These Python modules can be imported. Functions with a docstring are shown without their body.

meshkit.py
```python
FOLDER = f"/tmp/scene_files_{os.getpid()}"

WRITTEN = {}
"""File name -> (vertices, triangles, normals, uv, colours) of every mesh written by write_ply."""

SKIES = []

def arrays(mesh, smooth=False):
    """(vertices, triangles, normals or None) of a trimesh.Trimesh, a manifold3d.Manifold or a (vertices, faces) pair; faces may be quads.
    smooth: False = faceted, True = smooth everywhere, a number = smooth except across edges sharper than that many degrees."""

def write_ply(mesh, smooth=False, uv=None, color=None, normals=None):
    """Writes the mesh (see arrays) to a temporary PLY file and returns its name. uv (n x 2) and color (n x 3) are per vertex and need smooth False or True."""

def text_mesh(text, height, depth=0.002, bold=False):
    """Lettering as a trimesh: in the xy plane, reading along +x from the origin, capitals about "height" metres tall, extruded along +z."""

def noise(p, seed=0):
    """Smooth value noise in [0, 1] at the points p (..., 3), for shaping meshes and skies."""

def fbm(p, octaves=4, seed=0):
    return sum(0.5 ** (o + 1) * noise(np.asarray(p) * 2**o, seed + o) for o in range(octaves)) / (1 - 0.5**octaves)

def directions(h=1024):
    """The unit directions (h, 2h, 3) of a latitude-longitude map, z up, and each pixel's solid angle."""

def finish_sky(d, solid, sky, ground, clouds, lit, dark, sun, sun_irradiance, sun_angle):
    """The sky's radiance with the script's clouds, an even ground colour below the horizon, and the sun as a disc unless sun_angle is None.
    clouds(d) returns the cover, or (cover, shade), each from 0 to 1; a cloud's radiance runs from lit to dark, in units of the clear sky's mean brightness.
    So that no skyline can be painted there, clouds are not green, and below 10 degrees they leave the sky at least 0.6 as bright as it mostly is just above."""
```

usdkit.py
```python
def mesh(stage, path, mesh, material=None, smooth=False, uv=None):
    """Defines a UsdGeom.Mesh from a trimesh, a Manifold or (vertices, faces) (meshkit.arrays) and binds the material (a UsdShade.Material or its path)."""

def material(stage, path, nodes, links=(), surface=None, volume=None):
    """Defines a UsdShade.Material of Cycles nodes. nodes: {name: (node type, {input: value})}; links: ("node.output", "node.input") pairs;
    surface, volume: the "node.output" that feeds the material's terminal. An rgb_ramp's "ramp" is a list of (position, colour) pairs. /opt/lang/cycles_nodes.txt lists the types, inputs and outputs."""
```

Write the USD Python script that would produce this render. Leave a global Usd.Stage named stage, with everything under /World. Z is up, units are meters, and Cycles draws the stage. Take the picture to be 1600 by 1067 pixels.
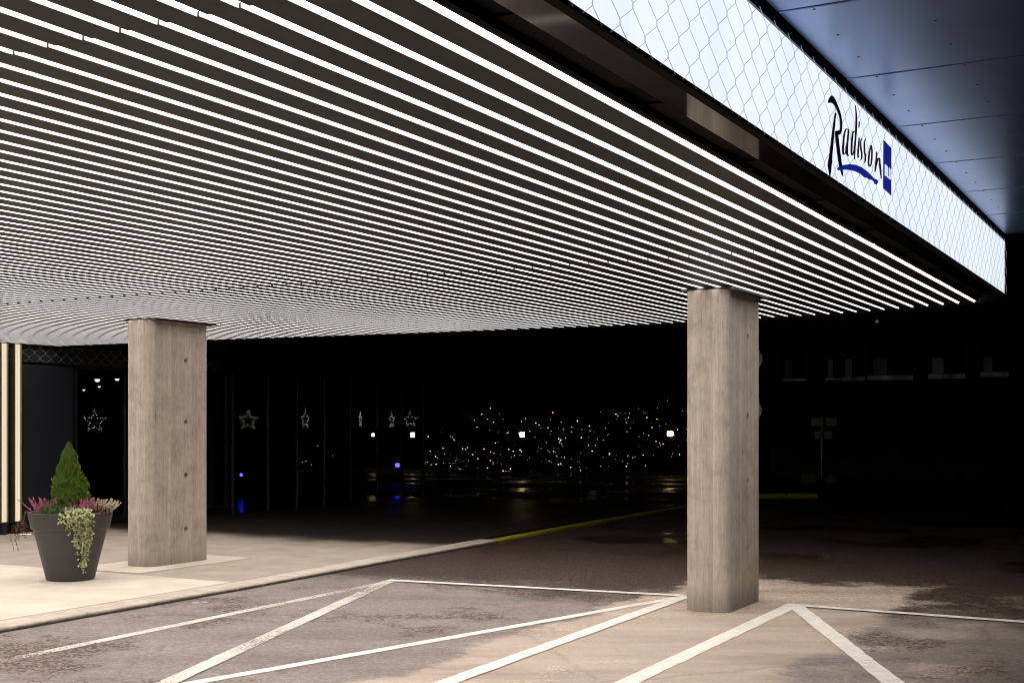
import math, random
import numpy as np
import trimesh
import manifold3d as m3
import shapely
from shapely.geometry import Polygon, Point, LineString
from pxr import Usd, UsdGeom, UsdLux, UsdShade, Gf, Sdf, Vt
import usdkit, meshkit

random.seed(7)
rng = np.random.default_rng(7)
stage = Usd.Stage.CreateInMemory()
UsdGeom.SetStageUpAxis(stage, UsdGeom.Tokens.z)
UsdGeom.SetStageMetersPerUnit(stage, 1.0)
UsdGeom.Xform.Define(stage, '/World')
UsdGeom.Scope.Define(stage, '/World/Looks')

# ------------------------------------------------------------------ camera
# World axes follow the building: +Y runs along the canopy's light strips, X across them. The camera stands at x = y = 0.
EYE, YAW, FPX = 1.70, math.radians(28.7), 1969.0     # FPX: focal length in pixels of a 1600 px wide picture
EXPOSURE = 0.0
C_, S_ = math.cos(YAW), math.sin(YAW)
cam = UsdGeom.Camera.Define(stage, '/World/camera')
cam.CreateHorizontalApertureAttr(36.0)
cam.CreateVerticalApertureAttr(24.0)
cam.CreateFocalLengthAttr(36.0 * FPX / 1600)
cam.CreateVerticalApertureOffsetAttr(36.0 * (665 - 533) / 1600)
cam.CreateClippingRangeAttr(Gf.Vec2f(0.05, 2000))
cam.CreateExposureAttr(EXPOSURE)
m = Gf.Matrix4d(C_, S_, 0, 0, 0, 0, 1, 0, S_, -C_, 0, 0, 0, 0, EYE, 1)
UsdGeom.Xformable(cam).AddTransformOp().Set(m)

# ------------------------------------------------------------------ sky (night: the sun is far below the horizon)
MAT = usdkit.material
def P(n): return '/World/Looks/' + n
sky_mat = MAT(stage, P('night_sky'), {
    'sky': ('sky_texture', {'sky_type': 'single_scattering', 'sun_disc': False, 'sun_elevation': math.radians(-8), 'sun_rotation': 2.0}),
    'bg': ('background_shader', {'strength': 0.02})}, [('sky.color', 'bg.color')], surface='bg.background')
dome = UsdLux.DomeLight.Define(stage, '/World/sky')
UsdShade.MaterialBindingAPI.Apply(dome.GetPrim()).Bind(sky_mat)
dome.GetPrim().SetCustomDataByKey('kind', 'structure')
dome.GetPrim().SetCustomDataByKey('label', 'black night sky')

# ------------------------------------------------------------------ strengths of the lamps
STRIP_L, FASCIA_L, BAR_L = 11.8, 1.10, 0.85

# ------------------------------------------------------------------ helpers
def at(px, py, z=0.0):
    """Point of the horizontal plane at height z that the photograph shows at pixel (px, py)."""
    d = (EYE - z) * FPX / (py - 665)
    return at_d(px, d)
def at_d(px, d):
    xc = (px - 800) / FPX * d
    return np.array([xc * C_ - d * S_, xc * S_ + d * C_])
def zat(py, d): return EYE - (py - 665) * d / FPX
def depth(x, y): return -x * S_ + y * C_

taken = {}
def numbered(parent, name):
    k = taken.get((parent, name), 0); taken[(parent, name)] = k + 1
    return name if k == 0 else f'{name}_{k:03d}'
def pth(o): return str(o.GetPath()) if o is not None else '/World'
def tag(o, label=None, cat=None, group=None, kind=None):
    p = o.GetPrim() if hasattr(o, 'GetPrim') else o
    for k, v in (('label', label), ('category', cat), ('group', group), ('kind', kind)):
        if v: p.SetCustomDataByKey(k, v)
    return o
def obj(name, mesh, material, parent=None, smooth=False, label=None, kind=None):
    par = pth(parent)
    if isinstance(mesh, list): mesh = trimesh.util.concatenate(mesh)
    o = usdkit.mesh(stage, par + '/' + numbered(par, name), mesh, P(material), smooth=smooth)
    if label or kind: tag(o, label, None, None, kind)
    return o
def thing(name, label, cat, loc=(0, 0, 0), rz=0.0, group=None):
    x = UsdGeom.Xform.Define(stage, '/World/' + numbered('/World', name))
    x.AddTranslateOp().Set(Gf.Vec3d(*map(float, loc)))
    if rz: x.AddRotateZOp().Set(float(math.degrees(rz)))
    return tag(x, label, cat, group)
def dup(src, loc, rz, label, group=None):
    p = src.GetPrim(); was = p.GetCustomData(); base = p.GetName()
    x = UsdGeom.Xform.Define(stage, '/World/' + numbered('/World', base))
    x.GetPrim().GetReferences().AddInternalReference(p.GetPath())
    x.GetPrim().SetInstanceable(True)
    x.ClearXformOpOrder()
    x.AddTransformOp(opSuffix='place').Set(Gf.Matrix4d(Gf.Rotation(Gf.Vec3d(0, 0, 1), math.degrees(rz)), Gf.Vec3d(*map(float, loc))))
    return tag(x, label, was['category'], group or was.get('group'))
def struct(name, mesh, material, label=None, **k):
    return tag(obj(name, mesh, material, None, **k), label, None, None, 'structure')

def box(x0, x1, y0, y1, z0, z1):
    b = trimesh.creation.box([x1 - x0, y1 - y0, z1 - z0]); b.apply_translation([(x0 + x1) / 2, (y0 + y1) / 2, (z0 + z1) / 2]); return b
def rbox(x0, x1, y0, y1, z0, z1, r=0.006):
    """Box with chamfered edges."""
    b = m3.Manifold.hull_points([[x, y, z] for sx in (0, 1) for sy in (0, 1) for sz in (0, 1)
        for (x, y, z) in [((x0 + r, x1 - r)[sx], (y0, y1)[sy], (z0 + r, z1 - r)[sz]), ((x0, x1)[sx], (y0 + r, y1 - r)[sy], (z0 + r, z1 - r)[sz]),
                          ((x0 + r, x1 - r)[sx], (y0 + r, y1 - r)[sy], (z0, z1)[sz])]])
    mm = b.to_mesh(); return trimesh.Trimesh(mm.vert_properties[:, :3], mm.tri_verts, process=False)
def prism(poly, z0, z1):
    if not isinstance(poly, Polygon): poly = Polygon(poly)
    e = trimesh.creation.extrude_polygon(poly, z1 - z0, engine='earcut'); e.apply_translation([0, 0, z0]); return e
def sheet(poly, z):
    if not isinstance(poly, Polygon): poly = Polygon(poly)
    v, f = trimesh.creation.triangulate_polygon(poly, engine='earcut')
    mm = trimesh.Trimesh(np.c_[v, np.full(len(v), z)], f, process=False)
    if mm.face_normals[:, 2].mean() < 0: mm.invert()
    return mm
def cyl(r, p, q, n=12):
    return trimesh.creation.cylinder(radius=r, segment=[p, q], sections=n)
def tube(pts, r, n=4):
    pts = np.asarray(pts, float); r = np.broadcast_to(r, (len(pts),))
    t = np.gradient(pts, axis=0); t /= np.linalg.norm(t, axis=1, keepdims=True) + 1e-12
    up = np.where(np.abs(t[:, 2:]) < 0.9, [0, 0, 1.0], [1.0, 0, 0])
    a = np.cross(t, up); a /= np.linalg.norm(a, axis=1, keepdims=True) + 1e-12
    b = np.cross(t, a); g = np.arange(n) * 2 * np.pi / n
    v = pts[:, None] + r[:, None, None] * (np.cos(g)[None, :, None] * a[:, None] + np.sin(g)[None, :, None] * b[:, None])
    i, j = np.meshgrid(np.arange(len(pts) - 1), np.arange(n), indexing='ij')
    q = np.stack([i * n + j, i * n + (j + 1) % n, (i + 1) * n + (j + 1) % n, (i + 1) * n + j], -1).reshape(-1, 4)
    v = np.vstack([v.reshape(-1, 3), pts[:1], pts[-1:]]); k = len(v) - 2; L = (len(pts) - 1) * n
    caps = [[k, (j + 1) % n, j] for j in range(n)] + [[k + 1, L + j, L + (j + 1) % n] for j in range(n)]
    return trimesh.Trimesh(v, np.vstack([q[:, [0, 1, 2]], q[:, [0, 2, 3]], caps]), process=False)
def lathe(profile, n=48):
    pr = np.asarray(profile, float); g = np.arange(n) * 2 * np.pi / n
    v = np.stack([pr[:, None, 0] * np.cos(g), pr[:, None, 0] * np.sin(g), np.broadcast_to(pr[:, None, 1], (len(pr), n))], -1)
    i, j = np.meshgrid(np.arange(len(pr) - 1), np.arange(n), indexing='ij')
    q = np.stack([i * n + j, i * n + (j + 1) % n, (i + 1) * n + (j + 1) % n, (i + 1) * n + j], -1).reshape(-1, 4)
    return trimesh.Trimesh(v.reshape(-1, 3), np.vstack([q[:, [0, 1, 2]], q[:, [0, 2, 3]]]), process=False)
def leaves(centres, normals, ups, length, width, fold=0.25):
    """Little folded leaves (4 triangles each)."""
    c, nrm, up = (np.asarray(a, float) for a in (centres, normals, ups))
    k = len(c); nrm = nrm / (np.linalg.norm(nrm, axis=1, keepdims=True) + 1e-9)
    side = np.cross(up, nrm); side /= np.linalg.norm(side, axis=1, keepdims=True) + 1e-9
    up = np.cross(nrm, side)
    L, W = np.broadcast_to(length, (k,))[:, None], np.broadcast_to(width, (k,))[:, None]
    base, tip, mid = c - up * L / 2, c + up * L / 2, c + up * L * -0.05
    l, r = mid - side * W / 2 + nrm * W * fold, mid + side * W / 2 + nrm * W * fold
    v = np.stack([base, r, tip, l, mid], 1).reshape(-1, 3)
    f = np.array([[0, 1, 4], [1, 2, 4], [2, 3, 4], [3, 0, 4]])
    return trimesh.Trimesh(v, (np.arange(k)[:, None, None] * 5 + f[None]).reshape(-1, 3), process=False)
def unit(k):
    v = rng.normal(size=(k, 3)); return v / np.linalg.norm(v, axis=1, keepdims=True)
OCT = trimesh.creation.octahedron() if hasattr(trimesh.creation, 'octahedron') else trimesh.creation.icosphere(subdivisions=0)
def dots(pts, r):
    pts = np.asarray(pts, float); r = np.broadcast_to(r, (len(pts),))
    v = pts[:, None] + OCT.vertices[None] / np.linalg.norm(OCT.vertices[0]) * r[:, None, None]
    n = len(OCT.vertices)
    return trimesh.Trimesh(v.reshape(-1, 3), (np.arange(len(pts))[:, None, None] * n + OCT.faces[None]).reshape(-1, 3), process=False)

# ------------------------------------------------------------------ materials
def plain(name, color, rough=0.6, metallic=0.0, var=0.15, scale=6.0, bump=0.0, bscale=60.0, spec=0.5, **more):
    """Colour broken up by noise, with fine relief."""
    lo, hi = [tuple(max(0, c * (1 + s * var)) for c in color) for s in (-1, 1)]
    nodes = {'g': ('geometry', {}), 'n': ('noise_texture', {'scale': scale, 'detail': 4.0, 'roughness': 0.6}),
             'r': ('rgb_ramp', {'ramp': [(0.3, lo), (0.7, hi)]}),
             'p': ('principled_bsdf', {'roughness': rough, 'metallic': metallic, 'specular_ior_level': spec, **more})}
    links = [('g.position', 'n.vector'), ('n.fac', 'r.fac'), ('r.color', 'p.base_color')]
    if bump:
        nodes['nb'] = ('noise_texture', {'scale': bscale, 'detail': 3.0}); nodes['b'] = ('bump', {'strength': bump, 'distance': 0.01})
        links += [('g.position', 'nb.vector'), ('nb.fac', 'b.height'), ('b.normal', 'p.normal')]
    return MAT(stage, P(name), nodes, links, surface='p.BSDF')
def glow(name, color, strength, var=0.0, scale=3.0):
    if not var:
        return MAT(stage, P(name), {'e': ('emission', {'color': color, 'strength': strength})}, [], surface='e.emission')
    lo = tuple(c * (1 - var) for c in color)
    return MAT(stage, P(name), {'g': ('geometry', {}), 'n': ('noise_texture', {'scale': scale, 'detail': 2.0}), 'r': ('rgb_ramp', {'ramp': [(0.3, lo), (0.65, color)]}),
        'e': ('emission', {'strength': strength})}, [('g.position', 'n.vector'), ('n.fac', 'r.fac'), ('r.color', 'e.color')], surface='e.emission')
def leaf(name, c1, c2, rough=0.55, transl=0.3):
    MAT(stage, P(name), {'g': ('geometry', {}), 'r': ('rgb_ramp', {'ramp': [(0.0, c1), (1.0, c2)]}), 'p': ('principled_bsdf', {'roughness': rough, 'specular_ior_level': 0.3}),
        't': ('translucent_bsdf', {}), 'm': ('mix_closure', {'fac': transl})},
        [('g.random_per_island', 'r.fac'), ('r.color', 'p.base_color'), ('r.color', 't.color'), ('p.BSDF', 'm.closure1'), ('t.BSDF', 'm.closure2')], surface='m.closure')

glow('strip_light', (1.0, 0.925, 0.865), STRIP_L)
glow('bar_light', (1.0, 0.86, 0.62), BAR_L)
glow('bulb_warm', (1.0, 0.82, 0.58), 1.7)
glow('bulb_star', (1.0, 0.9, 0.75), 1.9)
glow('lamp_warm', (1.0, 0.76, 0.36), 9.0)
glow('lamp_white', (1.0, 0.95, 0.9), 1.6)
glow('lamp_blue', (0.03, 0.03, 1.0), 12.0)
glow('uplight', (1.0, 0.9, 0.75), 2.0)
glow('amber_lamp', (1.0, 0.6, 0.25), 0.10)
glow('added_dim_glow', (0.7, 0.75, 0.9), 0.007, 0.9, 0.5)  # added emission that brightens the far windows; no lamp stands behind them
MAT(stage, P('fascia_panel'), {'g': ('geometry', {}), 'mp': ('mapping', {'scale': (1, 2.2, 0.15)}), 'n': ('noise_texture', {'scale': 1.6, 'detail': 2.0}),
    'r': ('rgb_ramp', {'ramp': [(0.3, (0.73, 0.80, 0.95)), (0.62, (0.82, 0.875, 0.98))]}), 'e': ('emission', {'strength': FASCIA_L})},
    [('g.position', 'mp.vector'), ('mp.vector', 'n.vector'), ('n.fac', 'r.fac'), ('r.color', 'e.color')], surface='e.emission')
plain('ceiling_slat', (0.0155, 0.0145, 0.0148), 0.5, var=0.3, scale=3, spec=0.28)
plain('reflector_white', (0.46, 0.46, 0.475), 0.6, var=0.03)
plain('matte_black', (0.010, 0.010, 0.011), 0.95, var=0.2, spec=0.1)
plain('black_trim', (0.012, 0.012, 0.014), 0.4, var=0.2)
plain('gloss_black', (0.010, 0.010, 0.010), 0.05, var=0.2, scale=2, spec=0.5)
plain('wire', (0.62, 0.62, 0.64), 0.35, 0.5, var=0.1)
plain('wire_dark', (0.10, 0.10, 0.11), 0.45, 0.6, var=0.1)
plain('plate', (0.04, 0.035, 0.032), 0.6)
MAT(stage, P('perforated'), {'g': ('geometry', {}), 'b': ('brick_texture', {'color1': (0.001, 0.001, 0.001), 'color2': (0.002, 0.002, 0.002), 'mortar': (0.022, 0.015, 0.010), 'scale': 1.0, 'mortar_size': 0.004,
    'brick_width': 0.03, 'row_height': 0.018, 'offset': 0.5}), 'p': ('principled_bsdf', {'roughness': 0.8, 'specular_ior_level': 0.08})}, [('g.position', 'b.vector'), ('b.color', 'p.base_color')], surface='p.BSDF')
MAT(stage, P('soffit_metal'), {'g': ('geometry', {}), 'n': ('noise_texture', {'scale': 2.2, 'detail': 2.0}), 'r': ('rgb_ramp', {'ramp': [(0.3, (0.14, 0.225, 0.41)), (0.7, (0.175, 0.27, 0.48))]}),
    'p': ('principled_bsdf', {'roughness': 0.30, 'metallic': 0.9})}, [('g.position', 'n.vector'), ('n.fac', 'r.fac'), ('r.color', 'p.base_color')], surface='p.BSDF')
plain('screw', (0.04, 0.045, 0.06), 0.5, 0.3)
plain('logo_black', (0.008, 0.008, 0.012), 0.35)
MAT(stage, P('logo_blue'), {'p': ('principled_bsdf', {'base_color': (0.01, 0.02, 0.25), 'roughness': 0.35, 'emission_color': (0.006, 0.014, 0.20), 'emission_strength': 1.0})}, [], surface='p.BSDF')
glow('logo_white', (0.8, 0.88, 1.0), 1.0)

# board-marked concrete: streaks run down the boards, lighter and darker boards, fine pits
MAT(stage, P('board_concrete'), {
    'g': ('geometry', {}),
    'ms': ('mapping', {'scale': (38, 38, 0.9)}), 'ns': ('noise_texture', {'scale': 1.0, 'detail': 5.0, 'roughness': 0.65}),
    'mf': ('mapping', {'scale': (115, 115, 6.5)}), 'nf': ('noise_texture', {'scale': 1.0, 'detail': 3.0, 'roughness': 0.7}),
    'mb': ('mapping', {'scale': (11, 11, 0.05)}), 'nb': ('voronoi_texture', {'scale': 1.0, 'feature': 'f1'}), 'vs': ('separate_color', {}),
    'nl': ('noise_texture', {'scale': 4.5, 'detail': 8.0, 'roughness': 0.78}),
    'np': ('noise_texture', {'scale': 240.0, 'detail': 2.0}),
    'rs': ('rgb_ramp', {'ramp': [(0.28, (0.39, 0.338, 0.285)), (0.5, (0.455, 0.402, 0.346)), (0.72, (0.51, 0.46, 0.402))]}),
    'rf': ('rgb_ramp', {'ramp': [(0.28, (0.45, 0.43, 0.41)), (0.37, (0.88, 0.87, 0.86)), (0.5, (1, 1, 1)), (0.70, (1.12, 1.12, 1.11))]}),
    'rb': ('rgb_ramp', {'ramp': [(0.0, (0.90, 0.87, 0.84)), (1.0, (1.07, 1.07, 1.07))]}),
    'rl': ('rgb_ramp', {'ramp': [(0.34, (0.74, 0.73, 0.72)), (0.5, (0.97, 0.97, 0.97)), (0.64, (1.08, 1.07, 1.06))]}),
    'm1': ('mix_color', {'blend_type': 'multiply', 'fac': 1.0, 'use_clamp': False}), 'm2': ('mix_color', {'blend_type': 'multiply', 'fac': 1.0, 'use_clamp': False}),
    'm3': ('mix_color', {'blend_type': 'multiply', 'fac': 1.0, 'use_clamp': False}),
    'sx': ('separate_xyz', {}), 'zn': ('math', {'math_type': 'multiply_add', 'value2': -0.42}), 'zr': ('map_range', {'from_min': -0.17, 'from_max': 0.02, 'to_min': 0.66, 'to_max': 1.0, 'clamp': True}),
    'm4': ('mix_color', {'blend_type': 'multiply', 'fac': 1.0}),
    'cz': ('combine_xyz', {}),
    'ad': ('math', {'math_type': 'multiply_add', 'value2': 0.6}),
    'bp': ('bump', {'strength': 0.35, 'distance': 0.008}),
    'p': ('principled_bsdf', {'roughness': 0.82, 'specular_ior_level': 0.25})},
    [('g.position', 'ms.vector'), ('ms.vector', 'ns.vector'), ('g.position', 'mf.vector'), ('mf.vector', 'nf.vector'), ('g.position', 'mb.vector'), ('mb.vector', 'nb.vector'),
     ('g.position', 'nl.vector'), ('g.position', 'np.vector'), ('ns.fac', 'rs.fac'), ('nf.fac', 'rf.fac'), ('nb.color', 'vs.color'), ('vs.r', 'rb.fac'), ('nl.fac', 'rl.fac'),
     ('rs.color', 'm1.a'), ('rf.color', 'm1.b'), ('m1.result', 'm2.a'), ('rb.color', 'm2.b'), ('m2.result', 'm3.a'), ('rl.color', 'm3.b'),
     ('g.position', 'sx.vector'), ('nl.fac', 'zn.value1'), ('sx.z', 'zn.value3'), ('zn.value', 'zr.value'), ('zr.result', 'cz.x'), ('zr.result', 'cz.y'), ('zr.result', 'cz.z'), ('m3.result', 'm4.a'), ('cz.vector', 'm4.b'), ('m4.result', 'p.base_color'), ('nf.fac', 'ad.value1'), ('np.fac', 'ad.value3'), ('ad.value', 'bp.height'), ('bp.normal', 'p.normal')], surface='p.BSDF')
plain('hole_dark', (0.06, 0.045, 0.035), 0.9)

# asphalt: a dry pale bay round the column, grey worn asphalt, coarse wet dark asphalt out in the rain
def asphalt():
    N = {'g': ('geometry', {}), 's': ('separate_xyz', {}),
         'nw': ('noise_texture', {'scale': 0.75, 'detail': 5.0, 'roughness': 0.6}),        # edge wobble
         'nm': ('noise_texture', {'scale': 0.55, 'detail': 6.0, 'roughness': 0.62}),
         'nc': ('noise_texture', {'scale': 48.0, 'detail': 3.0, 'roughness': 0.75}),        # aggregate
         'v': ('voronoi_texture', {'scale': 42.0, 'feature': 'f1'}), 'vs': ('separate_color', {}), 'mixn': ('math', {'math_type': 'multiply_add', 'value2': 0.45}),
         'mrot': ('mapping', {'rotation': (0, 0, -YAW)}), 'mst': ('mapping', {'scale': (0.45, 1.9, 1)}), 'nw2': ('noise_texture', {'scale': 3.6, 'detail': 6.0, 'roughness': 0.7}), 'nst': ('noise_texture', {'scale': 1.0, 'detail': 5.0, 'roughness': 0.65})}
    L = [('g.position', 's.vector'), ('g.position', 'nw.vector'), ('g.position', 'nm.vector'), ('g.position', 'nc.vector'), ('g.position', 'v.vector'), ('v.color', 'vs.color'), ('vs.r', 'mixn.value1'), ('nc.fac', 'mixn.value3'), ('g.position', 'mrot.vector'), ('mrot.vector', 'mst.vector'), ('mst.vector', 'nst.vector'), ('g.position', 'nw2.vector')]
    def math_(name, op, a=None, b=None, c=None, clamp=False):
        inp = {'math_type': op}
        if clamp: inp['use_clamp'] = True
        for k, x in zip(('value1', 'value2', 'value3'), (a, b, c)):
            if x is None: continue
            if isinstance(x, str): L.append((x, f'{name}.{k}'))
            else: inp[k] = float(x)
        N[name] = ('math', inp); return name + '.value'
    def ramp01(name, v, lo, hi):
        N[name] = ('map_range', {'range_type': 'smoothstep', 'from_min': lo, 'from_max': hi, 'clamp': True}); L.append((v, name + '.value')); return name + '.result'
    wob2 = math_('wob2', 'multiply_add', 'nw2.fac', 1.3, -0.65)
    wob = math_('wob', 'add', math_('wob1', 'multiply_add', 'nw.fac', 3.0, -1.5), wob2)
    xw = math_('xw', 'add', 's.x', math_('wobx', 'multiply', wob, 0.34))
    yw = math_('yw', 'add', 's.y', wob)
    # dry bay: x between -4.9 and -2.5, up to y = 13.6
    a = ramp01('dxa', xw, -5.0, -4.82); b = ramp01('dxb', xw, -2.35, -2.6)
    N['dxb'] = ('map_range', {'range_type': 'smoothstep', 'from_min': -2.62, 'from_max': -2.35, 'to_min': 1.0, 'to_max': 0.0, 'clamp': True})
    N['dy'] = ('map_range', {'range_type': 'smoothstep', 'from_min': 13.2, 'from_max': 13.9, 'to_min': 1.0, 'to_max': 0.0, 'clamp': True}); L.append((yw, 'dy.value'))
    dry0 = math_('dry0', 'multiply', math_('dab', 'multiply', a, b), 'dy.result')
    # thin dry blotches on the open side too
    N['np2'] = ('noise_texture', {'scale': 0.9, 'detail': 6.0, 'roughness': 0.65}); L.append(('g.position', 'np2.vector'))
    N['dside'] = ('map_range', {'range_type': 'smoothstep', 'from_min': -1.2, 'from_max': -2.2, 'to_min': 0.0, 'to_max': 1.0, 'clamp': True})
    N['dside'] = ('map_range', {'range_type': 'smoothstep', 'from_min': -2.3, 'from_max': -0.6, 'to_min': 0.8, 'to_max': 0.0, 'clamp': True}); L.append((xw, 'dside.value'))
    N['dsl'] = ('map_range', {'range_type': 'smoothstep', 'from_min': -3.2, 'from_max': -2.4, 'clamp': True}); L.append((xw, 'dsl.value'))
    bl = math_('bl', 'multiply', math_('bl1', 'multiply', ramp01('bl2', 'np2.fac', 0.50, 0.66), 'dside.result'), 'dsl.result')
    bl = math_('bl3', 'multiply', bl, 'dy.result')
    dry = math_('dry', 'maximum', dry0, bl)
    # wet: beyond y = 14 or so, and the open side x > -1.5
    w1 = ramp01('w1', yw, 10.9, 12.3); 
    w2 = ramp01('w2', xw, -2.2, 0.5)
    wet = math_('wet', 'maximum', w1, math_('w2h', 'multiply', w2, 0.75))
    # coarse patches
    coarse = ramp01('co', 'nm.fac', 0.50, 0.58)
    def mixc(name, f, A, B, blend='mix'):
        inp = {'blend_type': blend, 'use_clamp': True}
        for k, x in (('fac', f), ('a', A), ('b', B)):
            if isinstance(x, str): L.append((x, f'{name}.{k}'))
            else: inp[k] = x
        N[name] = ('mix_color', inp); return name + '.result'
    N['rgrey'] = ('rgb_ramp', {'ramp': [(0.3, (0.145, 0.117, 0.106)), (0.5, (0.185, 0.158, 0.143)), (0.7, (0.225, 0.187, 0.171))]}); L.append(('nst.fac', 'rgrey.fac'))
    N['rdry'] = ('rgb_ramp', {'ramp': [(0.28, (0.23, 0.185, 0.15)), (0.48, (0.36, 0.292, 0.24)), (0.68, (0.43, 0.355, 0.295))]}); L.append(('nst.fac', 'rdry.fac'))
    grey = mixc('c1', coarse, 'rgrey.color', (0.105, 0.080, 0.069))
    c2 = mixc('c2', wet, grey, (0.036, 0.023, 0.017))
    c3 = mixc('c3', dry, c2, 'rdry.color')
    N['vc'] = ('voronoi_texture', {'scale': 0.30, 'feature': 'distance_to_edge'}); N['vcm'] = ('vector_math', {'math_type': 'multiply_add', 'vector2': (0.5, 0.5, 0.0)})
    L.extend([('nw2.color', 'vcm.vector1'), ('g.position', 'vcm.vector3'), ('vcm.vector', 'vc.vector')])
    N['crk'] = ('map_range', {'from_min': 0.002, 'from_max': 0.009, 'to_min': 0.80, 'to_max': 1.0, 'clamp': True}); L.append(('vc.distance', 'crk.value'))
    N['cck'] = ('combine_color', {}); L.extend([('crk.result', 'cck.r'), ('crk.result', 'cck.g'), ('crk.result', 'cck.b')])
    N['c3k'] = ('mix_color', {'blend_type': 'multiply', 'fac': 1.0, 'use_clamp': True}); L.extend([(c3, 'c3k.a'), ('cck.color', 'c3k.b')]); c3 = 'c3k.result'
    # aggregate speckle: strong on coarse or wet ground, weak on the dry bay
    N['rag'] = ('rgb_ramp', {'ramp': [(0.50, (0.10, 0.09, 0.085)), (0.62, (0.6, 0.58, 0.57)), (0.76, (1.15, 1.12, 1.1)), (0.94, (2.6, 2.45, 2.3))]}); L.append(('mixn.value', 'rag.fac'))
    sp = math_('sp', 'maximum', math_('sp1', 'multiply', coarse, 0.95), math_('sp2', 'multiply', wet, 0.9))
    sp = math_('sp3', 'multiply', math_('sp4', 'maximum', sp, 0.22), math_('ndry', 'multiply_add', dry, -0.72, 1.0))
    N['c4'] = ('mix_color', {'blend_type': 'multiply', 'use_clamp': True}); L += [(sp, 'c4.fac'), (c3, 'c4.a'), ('rag.color', 'c4.b')]
    # roughness and relief
    N['pud'] = ('noise_texture', {'scale': 0.42, 'detail': 4.0}); L.append(('g.position', 'pud.vector'))
    pud = ramp01('pudr', 'pud.fac', 0.49, 0.58)
    far = ramp01('far', 's.y', 14.5, 17.0)
    pw = math_('pw', 'multiply', pud, far)
    N['rg'] = ('map_range', {'from_min': 0.0, 'from_max': 1.0, 'to_min': 0.74, 'to_max': 0.19, 'clamp': True}); L.append((pw, 'rg.value'))
    h = math_('h', 'multiply', 'v.distance', 1.0)
    N['bs'] = ('map_range', {'from_min': 0.0, 'from_max': 1.0, 'to_min': 0.14, 'to_max': 0.7, 'clamp': True}); L.append((sp, 'bs.value'))
    bs = math_('bs2', 'multiply', 'bs.result', math_('npw', 'multiply_add', pw, -0.93, 1.0))
    N['bp'] = ('bump', {'distance': 0.006}); L += [(h, 'bp.height'), (bs, 'bp.strength')]
    N['wv'] = ('noise_texture', {'scale': 5.0, 'detail': 3.0}); L.append(('g.position', 'wv.vector'))
    N['bp2'] = ('bump', {'distance': 0.012, 'strength': 0.25}); L += [('wv.fac', 'bp2.height'), ('bp.normal', 'bp2.normal')]
    N['p'] = ('principled_bsdf', {'specular_ior_level': 0.4}); L += [('c4.result', 'p.base_color'), ('rg.result', 'p.roughness'), ('bp2.normal', 'p.normal')]
    MAT(stage, P('asphalt'), N, L, surface='p.BSDF')
asphalt()

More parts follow.
